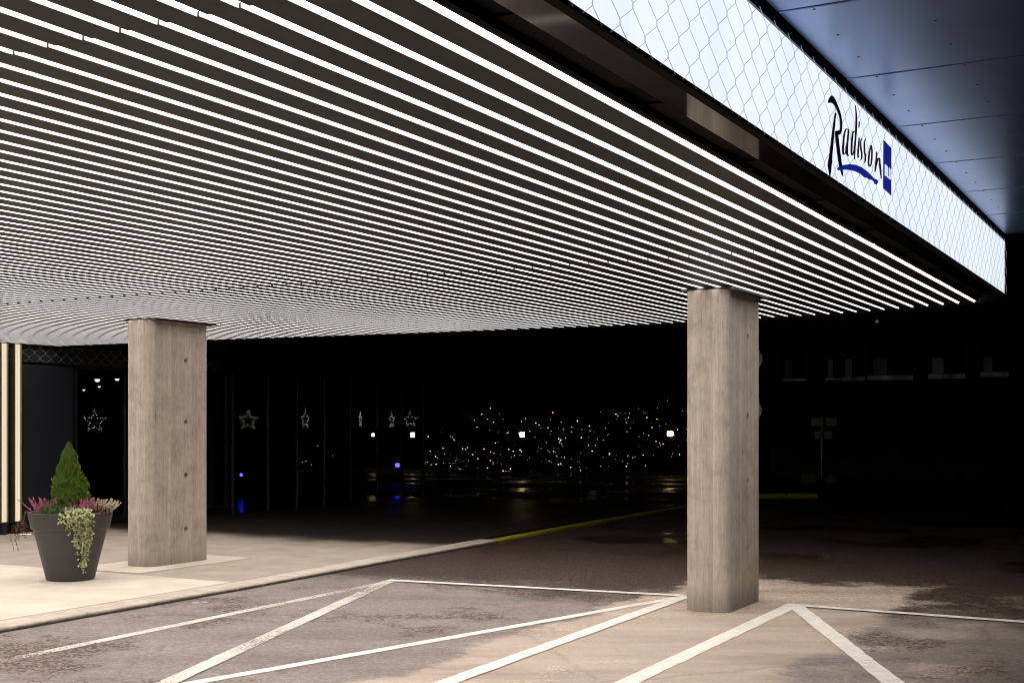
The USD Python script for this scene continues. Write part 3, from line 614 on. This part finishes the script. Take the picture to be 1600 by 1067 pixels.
obj('inner_branches', lathe([(con_r(q) * 0.62, q) for q in hh_] + [(0.0, 0.76)], 14), 'thuja_core', con, kind='stuff')
obj('foliage', leaves(cen, out + tang * 0.9 + rng.normal(size=(n, 3)) * 0.4, ups, rng.uniform(0.024, 0.050, n), rng.uniform(0.008, 0.015, n), 0.3), 'thuja_green', con, kind='stuff')

def heather(x, f, label, material, k, hgt, spread, lean_x=0.0):
    t = thing('heather', label, 'heather', pp(x, f, 0.69), 0.0)
    ms, lv, ln, lu = [], [], [], []
    for i in range(k):
        b = rng.normal(size=2) * spread * 0.35; tip = b + rng.normal(size=2) * spread * 0.55 + right * lean_x
        H = hgt * rng.uniform(0.65, 1.1)
        p = np.array([[*b * 0.6, -0.01], [*(b + tip) / 2, H * 0.5], [*tip, H]])
        ms.append(tube(p, [0.003, 0.0022, 0.001], 3))
        q = rng.uniform(0.3, 1.0, 46)[:, None]
        c = np.where(q < 0.5, p[0] + (p[1] - p[0]) * q * 2, p[1] + (p[2] - p[1]) * (q * 2 - 1)) + rng.normal(size=(46, 3)) * [0.006, 0.006, 0.004] * (1.25 - q)
        lv.append(c); ln.append(unit(46)); lu.append(unit(46) * 0.7 + [0, 0, 1])
    obj('stems', ms, 'twig', t, kind='stuff')
    c = np.vstack(lv); obj('flowers', leaves(c, np.vstack(ln), np.vstack(lu), rng.uniform(0.014, 0.025, len(c)), rng.uniform(0.009, 0.015, len(c))), material, t, kind='stuff')
    m_ = 160; c = rng.normal(size=(m_, 3)) * [spread * 0.42, spread * 0.42, 0.025] + [0, 0, 0.03]
    obj('leaves', leaves(c, unit(m_), unit(m_) + [0, 0, 0.8], 0.03, 0.008), 'bush_green', t, kind='stuff')
heather(-0.27, 0.10, 'pink flowering heather at the left rim of the flower pot', 'heather_pink', 34, 0.19, 0.12, -0.04)
heather(0.13, 0.20, 'pink flowering heather in front of the conifer, centre of the flower pot', 'heather_pink', 46, 0.18, 0.14)
heather(0.31, 0.05, 'white flowering heather at the right rim of the flower pot', 'heather_white', 40, 0.17, 0.13, 0.05)
heather(-0.02, 0.22, 'cream flowering heather between the ivy and the conifer', 'heather_white', 14, 0.12, 0.10)
def bushy(name, label, x, f, k, size, material, L, z=0.70):
    t = thing(name, label, 'plant', pp(x, f, z))
    d = unit(k); d[:, 2] = np.abs(d[:, 2]); c = d * size * rng.uniform(0.45, 1.05, (k, 1))
    fl = (c[:, :2] @ np.stack([right, to_cam], 1))
    obj('stems', [tube([(0, 0, -0.03), tuple(c[i] * 0.9)], 0.002, 3) for i in range(0, k, 12)], 'twig', t, kind='stuff')
    obj('leaves', leaves(c, d + rng.normal(size=(k, 3)) * 0.5, unit(k) + [0, 0, 0.6], rng.uniform(0.7, 1.2, k) * L, rng.uniform(0.4, 0.6, k) * L), material, t, kind='stuff')
bushy('green_bush', 'low dark green bush between the left heather and the ivy in the pot', -0.18, 0.27, 560, np.array([0.15, 0.14, 0.15]), 'bush_green', 0.026)
bushy('red_leaved_plant', 'low dark red leaved plant at the right of the flower pot', 0.30, 0.20, 380, np.array([0.12, 0.12, 0.10]), 'red_leaf', 0.024)

# variegated ivy hanging over the front of the pot
ivy = thing('trailing_ivy', 'pale variegated ivy trailing down the front of the flower pot', 'ivy', POT)
def pot_r(z): return float(np.interp(z, [0, 0.02, 0.535, 0.55, 0.72], [0.25, 0.255, 0.38, 0.41, 0.438]))
stems, lc, ln, lu = [], [], [], []
def front(xs_, z, off):
    """Point on the pot's front, xs_ metres to the right of its axis, off metres clear of its wall."""
    r = pot_r(z) + off; f = math.sqrt(max(r * r - xs_ * xs_, 0.0))
    return np.r_[right * xs_ + to_cam * f, z]
for i in range(40):
    x0 = float(rng.uniform(-0.12, 0.22)); u = rng.uniform()
    if i < 9: x0, zend = float(rng.uniform(0.10, 0.20)), float(rng.uniform(0.03, 0.20))
    elif i < 20: x0, zend = float(rng.uniform(0.03, 0.20)), float(rng.uniform(0.25, 0.42))
    else: zend = float(0.68 - 0.24 * u * (0.5 + max(0, x0 + 0.12) / 0.30))
    x_end = 0.145 + (x0 - 0.145) * float(np.interp(zend, [0, 0.15, 0.5, 0.7], [0.2, 0.55, 0.85, 1.0])) + float(rng.normal() * 0.008) - (0.02 if zend < 0.2 else 0) * (0.3 - zend) / 0.25
    p = [np.r_[right * x0 * 0.8 + to_cam * 0.24, 0.72], np.r_[right * x0 * 0.95 + to_cam * 0.37, 0.765]]
    zs = np.linspace(0.71, zend, 9); offs = rng.uniform(0.012, 0.035)
    for q, z in enumerate(zs): p.append(front(x0 + (x_end - x0) * q / 8 + 0.010 * math.sin(q * 1.7 + i), float(z), offs + 0.008 * math.sin(q + i)))
    p = np.array(p); stems.append(tube(p, 0.0018, 3))
    cnt = int(18 + 75 * (0.74 - zend)); s = np.sort(rng.uniform(0.0, len(p) - 1.001, cnt)); k_ = s.astype(int); fr = (s - k_)[:, None]
    c = p[k_] * (1 - fr) + p[k_ + 1] * fr + rng.normal(size=(cnt, 3)) * [0.013, 0.013, 0.012] + np.r_[to_cam, 0.3] * 0.010
    lc.append(c); ln.append(np.r_[to_cam, 0.85] + rng.normal(size=(cnt, 3)) * 0.5); lu.append(np.array([0, 0, -1.0]) + rng.normal(size=(cnt, 3)) * 0.55)
obj('stems', stems, 'twig', ivy, kind='stuff')
c, nn, uu = np.vstack(lc), np.vstack(ln), np.vstack(lu); pale = rng.uniform(size=len(c)) < 0.76
def ivy_leaf(c, nn, uu, s):
    """Three-lobed leaves."""
    return trimesh.util.concatenate([leaves(c, nn, uu, s, s * 0.62), leaves(c + 0.001 * nn, nn, uu + np.cross(nn, uu) * 0.8, s * 0.72, s * 0.42), leaves(c + 0.001 * nn, nn, uu - np.cross(nn, uu) * 0.8, s * 0.72, s * 0.42)])
obj('pale_leaves', ivy_leaf(c[pale], nn[pale], uu[pale], rng.uniform(0.022, 0.038, pale.sum())), 'ivy_pale', ivy, kind='stuff')
obj('green_leaves', ivy_leaf(c[~pale], nn[~pale], uu[~pale], rng.uniform(0.022, 0.038, (~pale).sum())), 'ivy_green', ivy, kind='stuff')
# dry trailing sprig at the left side
dry = thing('dry_sprig', 'dry brown sprig hanging beside the left side of the flower pot', 'sprig', POT)
ds, dc = [], []
for i in range(6):
    x1_ = -0.40 - 0.05 * i * 0.6 - rng.uniform(0, .03); z1_ = 0.52 - 0.05 * i * rng.uniform(0.4, 1.2)
    p = np.array([np.r_[right * -0.36 + to_cam * 0.14, 0.74], np.r_[right * -0.45 + to_cam * 0.15, 0.73], np.r_[right * (x1_ - 0.04) + to_cam * 0.16, (z1_ + 0.72) / 2], np.r_[right * x1_ + to_cam * 0.16, z1_]])
    ds.append(tube(p, 0.0018, 3)); s = rng.uniform(1.6, 3, 13)[:, None]; k_ = np.minimum(s.astype(int)[:, 0], 2); dc.append(p[k_] + (p[k_ + 1] - p[k_]) * (s - k_[:, None]) + rng.normal(size=(13, 3)) * 0.012)
dc.append(np.array([np.r_[right * -0.43 + to_cam * 0.2, 0.75]]) + rng.normal(size=(12, 3)) * [0.02, 0.02, 0.008])
obj('twigs', ds, 'twig', dry, kind='stuff'); c = np.vstack(dc)
obj('leaves', leaves(c, unit(len(c)), unit(len(c)), 0.026, 0.014), 'dry_leaf', dry, kind='stuff')

# ------------------------------------------------------------------ hotel front behind the left column
hotel = thing('hotel_building', 'dark hotel front with a navy panel and black glazing at the left', 'building')
obj('navy_panel', rbox(WALL_X - 0.06, WALL_X - 0.01, 13.52, 14.56, 0.14, 2.66, 0.006), 'panel_navy', hotel)
obj('wall', box(WALL_X - 0.3, WALL_X - 0.065, -4, 14.6, 0.0, 2.975), 'facade_dark', hotel)
obj('header', box(WALL_X - 0.3, WALL_X - 0.002, 12.9, 18.36, 2.70, 2.973), 'facade_dark', hotel, label='dark band above the glazing, covered with wire mesh')
obj('upper_wall', box(-26, WALL_X - 0.02, -4, 18.36, 3.0, 9.0), 'facade_dark', hotel)
obj('plinth', box(WALL_X - 0.28, WALL_X - 0.004, 13.5, 18.36, 0.03, 0.14), 'facade_dark', hotel)
obj('back_wall', box(-26, -25.8, 12.0, 18.36, 0.0, 3.0), 'interior', hotel)
obj('side_wall', box(-25.8, WALL_X - 0.31, 14.2, 14.35, 0.0, 3.0), 'interior', hotel)
obj('side_wall', box(-25.8, WALL_X - 0.31, 18.2, 18.36, 0.0, 3.0), 'interior', hotel)
for a_, b_ in ((14.60, 15.75), (15.81, 17.0), (17.06, 18.30)):
    f = obj('window_frame', [box(WALL_X - 0.09, WALL_X - 0.012, a_, a_ + 0.05, 0.14, 2.70), box(WALL_X - 0.09, WALL_X - 0.012, b_ - 0.05, b_, 0.14, 2.70), box(WALL_X - 0.09, WALL_X - 0.012, a_ + 0.05, b_ - 0.05, 0.14, 0.20), box(WALL_X - 0.09, WALL_X - 0.012, a_ + .05, b_ - .05, 2.64, 2.70)], 'facade_dark', hotel)
    obj('pane', box(WALL_X - 0.055, WALL_X - 0.045, a_ + 0.05, b_ - 0.05, 0.20, 2.64), 'pane', f)
for k in range(48):
    p = zig(12.98 + W_ / 2 * k, k, 2.705, 2.968, 0.02)
    if p[:, 0].max() < 18.3: obj('mesh_wire', tube(np.c_[np.full(len(p), WALL_X + 0.012), p], 0.0025, 3), 'wire', hotel)
for y0, lab in ((13.06, 'glowing cream wall light bar, left one of the pair at the picture edge'), (13.31, 'glowing cream wall light bar, right one of the pair, next to the navy panel')):
    b = thing('light_bar', lab, 'wall light', (WALL_X + 0.06, y0 + 0.065, 0.0), 0.0, 'upright light bars at the hotel entrance')
    obj('tube', prism(Point(0, 0).buffer(0.055, 12), 0.24, 2.96), 'bar_light', b, smooth=40)
    obj('bracket', [box(-0.075, -0.058, -0.05, 0.05, 0.22, 2.962), box(-0.058, 0.05, 0.058, 0.066, 0.22, 2.962), box(-0.058, 0.05, -0.066, -0.058, 0.22, 2.962)], 'brass', b)
    obj('foot', box(-0.06, 0.05, -0.045, 0.045, PZ - 0.02, 0.235), 'black_trim', b)
up = at(40, 834, PZ)
u_ = thing('ground_uplight', 'small round glowing light sunk into the paving left of the flower pot', 'ground light', (*up, PZ))
obj('rim', lathe([(0.085, -0.01), (0.085, 0.003), (0.115, 0.004), (0.118, 0.0), (0.118, -0.01)], 28), 'steel', u_)
obj('lens', cyl(0.084, (0, 0, -0.01), (0, 0, 0.0025), 28), 'uplight', u_)

# lights hanging in the lobby
for (px, py, xw, lab) in ((152, 592, 0.10, 'brightest white lamp hanging in the dark lobby, left of the column'), (183, 591, 0.08, 'white lamp in the lobby close to the left column'), (155, 603, 0.05, 'small white lamp just under the brightest lobby lamp'), (131, 608, 0.05, 'small white lamp low at the left edge of the lobby glazing')):
    X = WALL_X - 1.2; r = (px - 800) / FPX; t_ = (r * -X * S_ - X * C_) / (S_ - r * C_); z_ = zat(py, depth(X, t_))
    l_ = thing('pendant_lamp', lab, 'lamp', (X, t_, z_))
    obj('bulb', trimesh.creation.icosphere(subdivisions=2, radius=xw * 0.5), 'lamp_white', l_, smooth=True)
    obj('shade', lathe([(xw * 0.75, 0.0), (xw * 0.5, xw * 0.9), (0.012, xw * 1.0)], 16), 'black_trim', l_)
    obj('cord', tube([(0, 0, xw), (0, 0, 2.99 - z_)], 0.004, 4), 'black_trim', l_)

# terrace screen of glass and slim posts beyond the lobby
scr = thing('glass_screen', 'row of slim grey posts with tall glass panes beyond the left column', 'glass screen')
posts = [18.42, 19.45, 20.36, 21.27, 22.2, 23.2, 24.15, 25.1]
for i, yp in enumerate(posts):
    obj('post', rbox(WALL_X - 0.05, WALL_X + 0.01, yp - 0.028, yp + 0.028, PZ - 0.03, 2.70, 0.004), 'mullion', scr)
    if i: obj('pane', box(WALL_X - 0.026, WALL_X - 0.016, posts[i - 1] + 0.03, yp - 0.03, 0.12, 2.66), 'pane', scr)
obj('top_rail', box(WALL_X - 0.06, WALL_X + 0.012, 18.37, 25.14, 2.701, 2.80), 'facade_dark', scr)

def star_outline(R):
    p = []
    for k in range(10):
        a_ = math.pi / 2 + k * math.pi / 5; r_ = R if k % 2 == 0 else R * 0.45; p.append((r_ * math.cos(a_), r_ * math.sin(a_)))
    return np.array(p + p[:1])
def star(px, py, turn, label, R=0.185, X=WALL_X - 0.25):
    r = (px - 800) / FPX; t_ = (r * -X * S_ - X * C_) / (S_ - r * C_); z_ = zat(py, depth(X, t_))
    s_ = thing('star_light', label, 'star light', (X, t_, z_), 0.0, 'star lights hanging in the glazing')
    o = star_outline(R); f = np.r_[np.cos(math.atan2(-t_, -X) + math.pi / 2 + turn), np.sin(math.atan2(-t_, -X) + math.pi / 2 + turn)]
    tp = lambda q: np.c_[q[:, :1] * f[0], q[:, :1] * f[1], q[:, 1:]]
    obj('frame', tube(tp(o), 0.0025, 4), 'black_trim', s_)
    u = np.arange(0, 10, 0.3334); k_ = np.minimum(u.astype(int), 9); b_ = o[k_] + (o[k_ + 1] - o[k_]) * (u - k_)[:, None]
    b_ = b_ + rng.normal(size=b_.shape) * 0.006
    obj('bulbs', dots(tp(b_), rng.uniform(0.003, 0.0065, len(b_))), 'bulb_star', s_, kind='stuff')
    obj('hanger', tube([(0, 0, R), (0, 0, 2.64 - z_)], 0.002, 3), 'wire_dark', s_)
star(148, 658, 0.0, 'star of tiny lights in the lobby window, left of the left column')
star(388, 656, 0.0, 'star of tiny lights just right of the left column')
star(477, 655, 1.05, 'star of tiny lights turned half away, second right of the left column')
star(563, 655, 1.38, 'star of tiny lights seen nearly edge on, in the middle of the glass screen')
star(612, 656, 1.2, 'narrow star of tiny lights left of the last star')
star(641, 655, 0.2, 'star of tiny lights farthest right, over the warm garden lamp')

# ------------------------------------------------------------------ garden lamps, spots, shrubs with fairy lights
def bollard(px, py, D, label, r=0.085, hh=0.20):
    x, y_ = at_d(px, D); z = zat(py, D)
    t = thing('garden_lamp', label, 'lamp', (x, y_, 0.0), 0.0, 'warm garden lamps by the shrubs')
    obj('post', cyl(0.05, (0, 0, -0.02), (0, 0, z - hh / 2), 12), 'black_trim', t)
    obj('globe', lathe([(0.03, z - hh / 2), (r * 0.95, z - hh / 2 + 0.01), (r, z - hh * 0.3), (r, z + hh * 0.3), (r * 0.9, z + hh / 2)], 16), 'lamp_warm', t, smooth=40)
    obj('cap', lathe([(r * 1.25, z + hh / 2), (r * 1.2, z + hh / 2 + 0.03), (0.0, z + hh / 2 + 0.07)], 16), 'black_trim', t)
bollard(816, 678, 45, 'warm round garden lamp among the fairy lights, mid picture')
bollard(1047, 677, 45, 'warm garden lamp just left of the right column', 0.11, 0.17)
bollard(645, 679, 50, 'warm garden lamp glowing under the farthest star')
bollard(583, 679, 52, 'dimmer warm garden lamp behind the glass screen', 0.06, 0.13)
def spot(px, py, D, label, r):
    x, y_ = at_d(px, D); z = zat(py, D); d = -np.array([x, y_]) / np.hypot(x, y_)
    t = thing('blue_spotlight', label, 'spotlight', (x, y_, 0.0))
    obj('stake', cyl(0.015, (0, 0, -0.05), (0, 0, z - 0.05), 8), 'black_trim', t)
    obj('housing', cyl(r * 1.25, (-d[0] * 0.12, -d[1] * 0.12, z), (0, 0, z), 14), 'black_trim', t)
    obj('lens', cyl(r, (d[0] * 0.001, d[1] * 0.001, z), (d[0] * 0.012, d[1] * 0.012, z), 14), 'lamp_blue', t)
spot(621, 726, 38, 'small blue spotlight near the foot of the glass screen, mid picture', 0.07)
spot(377, 741, 30, 'small blue spotlight low to the right of the left column', 0.035)

def shrub(px, D, w, h, label, bulbs, blab, seed):
    g = np.random.default_rng(seed); x, y_ = at_d(px, D)
    t = thing('shrub', label, 'shrub', (x, y_, 0.0))
    k = 1600; d = g.normal(size=(k, 3)); d /= np.linalg.norm(d, axis=1, keepdims=True)
    lump = 0.65 + 0.6 * meshkit.fbm(d * 2.3 + seed, 3, seed); c = d * lump[:, None] * g.uniform(0.5, 1.0, (k, 1)) * [w / 2 * 1.35, w / 2, h / 2] + [0, 0, h / 2]
    c[:, 2] = np.maximum(c[:, 2], 0.05)
    obj('stem', tube([(0, 0, -0.05), (0.03, 0.02, h * 0.4), (0.0, 0.05, h * 0.75)], [0.05, 0.035, 0.012], 6), 'bark', t)
    obj('limbs', [tube([(0.02, 0.02, h * 0.25), tuple(c[i] * 0.85)], [0.02, 0.006], 4) for i in range(0, 12)], 'bark', t, kind='stuff')
    obj('foliage', leaves(c, d + g.normal(size=(k, 3)) * 0.6, g.normal(size=(k, 3)), 0.11, 0.06), 'night_leaf', t, kind='stuff')
    s_ = thing('string_lights', blab, 'fairy lights', (x, y_, 0.0))
    d2 = g.normal(size=(bulbs, 3)); d2[:, :2] -= np.sign((d2[:, :2] @ np.array([x, y_])))[:, None] * 0; d2 /= np.linalg.norm(d2, axis=1, keepdims=True)
    toc = -np.array([x, y_]) / np.hypot(x, y_); neg = (d2[:, :2] @ toc) < 0; d2[neg, :2] -= 2 * (d2[neg, :2] @ toc)[:, None] * toc
    l2 = 0.68 + 0.6 * meshkit.fbm(d2 * 2.3 + seed, 3, seed); c2 = d2 * l2[:, None] * g.uniform(0.55, 1.06, (bulbs, 1)) * [w / 2 * 1.35, w / 2, h / 2] + [0, 0, h / 2]
    c2[:, 2] = np.maximum(c2[:, 2], 0.15)
    order = np.argsort(c2[:, 2]); obj('cable', tube(c2[order], 0.003, 3), 'black_trim', s_)
    obj('bulbs', dots(c2, 0.008 + 0.016 * g.uniform(0, 1, bulbs) ** 1.6 ), 'bulb_warm', s_, kind='stuff')
where = ['at the far left of the row beside the glass screen', 'left of the warm round lamp', 'low, in front, left of the round lamp', 'right behind the warm round garden lamp', 'just right of the round garden lamp', 'in the middle of the row between the two garden lamps', 'left of the lamp by the right column', 'tallest one beside the right column', 'low in front, halfway between the lamps']
for i, (px, D, w, h_, nb) in enumerate([(694, 47, 1.5, 1.75, 24), (748, 48, 1.9, 2.45, 34), (735, 44, 2.2, 1.0, 34), (838, 49, 1.9, 2.3, 26), (806, 43.5, 1.8, 0.95, 20), (880, 47, 2.0, 2.3, 34), (968, 48, 2.4, 2.45, 40), (1047, 49, 2.2, 3.0, 44), (905, 44, 2.6, 1.3, 36)]):
    shrub(px, D, w, h_, 'dark shrub ' + where[i], nb, 'fairy lights on the shrub ' + where[i], 20 + i)
shrub(490, 50, 1.4, 1.0, 'dark shrub far behind the glass screen', 7, 'few fairy lights far behind the glass screen', 51)

def tree(px, D, h, label, seed):
    g = np.random.default_rng(seed); x, y_ = at_d(px, D); t = thing('bare_tree', label, 'tree', (x, y_, 0.0))
    obj('trunk', tube([(0, 0, -0.1), (0.05, 0, h * 0.25), (-0.05, 0.05, h * 0.5), (0.1, 0, h * 0.9)], [0.22, 0.18, 0.13, 0.03], 9), 'bark', t)
    br = []
    for i in range(34):
        z0 = h * g.uniform(0.25, 0.85); a_ = g.uniform(0, 2 * np.pi); L = (h - z0) * g.uniform(0.4, 0.7) + 0.4
        e = np.array([math.cos(a_) * L * 0.7, math.sin(a_) * L * 0.7, z0 + L * 0.6]); br.append(tube([(0, 0, z0), (e[0] * .5, e[1] * .5, z0 + L * 0.25), e], [0.06, 0.035, 0.01], 5))
        for j in range(4):
            q = g.uniform(0.4, 0.95); b0 = np.array([e[0] * q, e[1] * q, z0 + L * 0.6 * q]); br.append(tube([b0, b0 + g.normal(size=3) * 0.4 + [0, 0, 0.4]], [0.016, 0.004], 3))
    obj('crown', br, 'bark', t, kind='stuff')
tree(716, 58, 9.0, 'bare dark tree behind the shrubs left of the round garden lamp', 3)
tree(905, 62, 8.0, 'bare dark tree behind the shrubs mid picture', 4)

# ------------------------------------------------------------------ traffic island, signs, far buildings on the right
pA, pB = at(1179, 777.5, 0.0), at(1277, 777, 0.0)
isl = struct('traffic_island', prism([pA, pB, pB + [1.5, 6], pA + [-1.0, 6]], -0.02, 0.10), 'paving_wet', 'dark traffic island behind the right column')
dv = (pB - pA) / np.linalg.norm(pB - pA); nv = np.array([dv[1], -dv[0]]); L_ = np.linalg.norm(pB - pA)
for k in range(2):
    a_, b_ = pA + dv * (k * L_ / 2 + 0.01), pA + dv * ((k + 1) * L_ / 2 - 0.01)
    obj('kerb_stone', prism([a_ + nv * 0.07, b_ + nv * 0.07, b_ + nv * 0.004, a_ + nv * 0.004], -0.02, 0.11), 'paint_yellow', isl, label='yellow kerb stone of the traffic island')
def face(x, y_):
    return math.atan2(-y_, -x) + math.pi / 2
x, y_ = at_d(1284, 37); rz = face(x, y_)
sp = thing('direction_sign_post', 'sign post with two pairs of dim plates, far right of the right column', 'sign post', (x, y_, 0), rz)
zz = lambda py: zat(py, 37)
obj('post', cyl(0.035, (0, 0.06, -0.02), (0, 0.06, zz(650)), 10), 'steel', sp)
for (a_, b_, t_, u__) in ((1268, 1286, 652, 665), (1290, 1307, 652, 665), (1273, 1284.5, 673, 685), (1287, 1300, 673, 685)):
    obj('plate', rbox((a_ - 1284) * 37 / FPX, (b_ - 1284) * 37 / FPX, -0.012, 0.012, zz(u__), zz(t_), 0.006), 'sign_face', sp)
obj('printed_lines', [box(-0.06, 0.03, -0.0155, -0.0135, zz(677.2), zz(675.6)), box(-0.06, 0.03, -0.0155, -0.0135, zz(680), zz(678.6)), box(-0.06, 0.03, -0.0155, -0.0135, zz(683.5), zz(682.4))], 'sign_ink', sp)
obj('bracket', box(-0.3, 0.42, 0.014, 0.03, zz(659), zz(658)), 'steel', sp)
for px, w, lab in ((1266, 0.55, 'pale boulder at the foot of the direction sign, left one'), (1298, 0.4, 'pale boulder at the foot of the direction sign, right one')):
    bx, by = at_d(px, 36.5); s_ = trimesh.creation.icosphere(subdivisions=3, radius=1.0)
    s_.vertices *= (0.75 + 0.5 * meshkit.fbm(s_.vertices * 1.6 + px, 3))[:, None]; s_.vertices *= [w * 0.5, w * 0.45, w * 0.38]; s_.apply_translation([bx, by, 0.1 + w * 0.15])
    tag(obj('boulder', s_, 'stone', smooth=40), lab, 'boulder')
# two round signs, seen from behind, half hidden by the right column
x, y_ = at_d(1174.0, 18.0); rz = face(x, y_)
rs = thing('round_sign_post', 'round traffic signs seen from behind, half hidden by the right column', 'sign post', (x, y_, 0), rz)
obj('post', cyl(0.03, (0, -0.03, -0.02), (0, -0.03, 2.85), 12), 'steel', rs)
for py, r, mt in ((560, 0.155, 'sign_back'), (640, 0.145, 'sign_back_green')):
    z = zat(py, 18.0)
    obj('disc', cyl(r, (0, 0.004, z), (0, 0.012, z), 40), mt, rs, label='round sign plate')
    obj('clamp', box(-0.05, 0.05, -0.064, 0.003, z - 0.02, z + 0.02), 'steel', rs)

def wallframe(px, D, turn=0.0):
    x, y_ = at_d(px, D); return (x, y_, 0.0), face(x, y_) + turn
loc, rz = wallframe(1390, 40, 0.0)
fb = thing('far_building', 'dark building with a row of windows with added faint glow in the right background', 'building', loc, rz)
q = 40 / FPX; X_ = lambda px: (px - 1390) * q; Z_ = lambda py: zat(py, 40)
obj('wall', box(X_(1205), X_(1205) + 22, 0.0, 8, 0, 9.0), 'far_wall', fb)
for (a_, b_, s0, s1) in ((1226, 1262, 590, 593), (1294, 1318, 590, 592), (1320, 1352, 588, 594), (1358, 1424, 586, 593), (1448, 1500, 585, 592), (1524, 1562, 583, 590)):
    w_ = obj('window', box(X_(a_) - 0.06, X_(b_) + 0.06, -0.06, -0.004, Z_(s1) - 0.02, Z_(538)), 'far_wall', fb)
    obj('pane', box(X_(a_), X_(b_), -0.075, -0.062, Z_(s0), Z_(541)), 'far_glass', w_)
    obj('self_lit_sill', box(X_(a_) - 0.02, X_(b_) + 0.02, -0.20, -0.061, Z_(s1), Z_(s0)), 'self_lit_sill', w_)
    obj('added_glow_panel', box(X_(a_) + (X_(b_) - X_(a_)) * 0.1, X_(a_) + (X_(b_) - X_(a_)) * 0.42, -0.082, -0.076, Z_(s0) + 0.02, Z_(560)), 'added_dim_glow', w_, label='added faint glow over the lower part of the window')
al = thing('amber_wall_lamp', 'tiny amber lamp high on the far building under the canopy strips', 'lamp', loc, rz)
obj('bulb', trimesh.creation.icosphere(subdivisions=2, radius=0.05), 'amber_lamp', al, smooth=True)
for b_ in ('/World/amber_wall_lamp/bulb',):
    UsdGeom.Xformable(stage.GetPrimAtPath(b_)).AddTranslateOp().Set(Gf.Vec3d(X_(1371), -0.16, Z_(502)))
obj('arm', box(X_(1371) - 0.015, X_(1371) + 0.015, -0.12, -0.0, Z_(502) + 0.03, Z_(502) + 0.06), 'black_trim', al)
loc, rz = wallframe(900, 85, 0.1)
bb_ = thing('brown_building', 'very dark brown building far behind the shrubs', 'building', loc, rz)
obj('wall', box(-24, 18, 0, 10, 0, 11), 'far_wall_brown', bb_)
for r_ in range(3):
    for k in range(9):
        w_ = obj('window', box(-21 + k * 4.2, -19 + k * 4.2, -0.08, -0.004, 1.8 + r_ * 3.1, 3.5 + r_ * 3.1), 'far_wall', bb_)
        obj('pane', box(-20.9 + k * 4.2, -19.1 + k * 4.2, -0.095, -0.082, 1.9 + r_ * 3.1, 3.4 + r_ * 3.1), 'far_glass', w_)
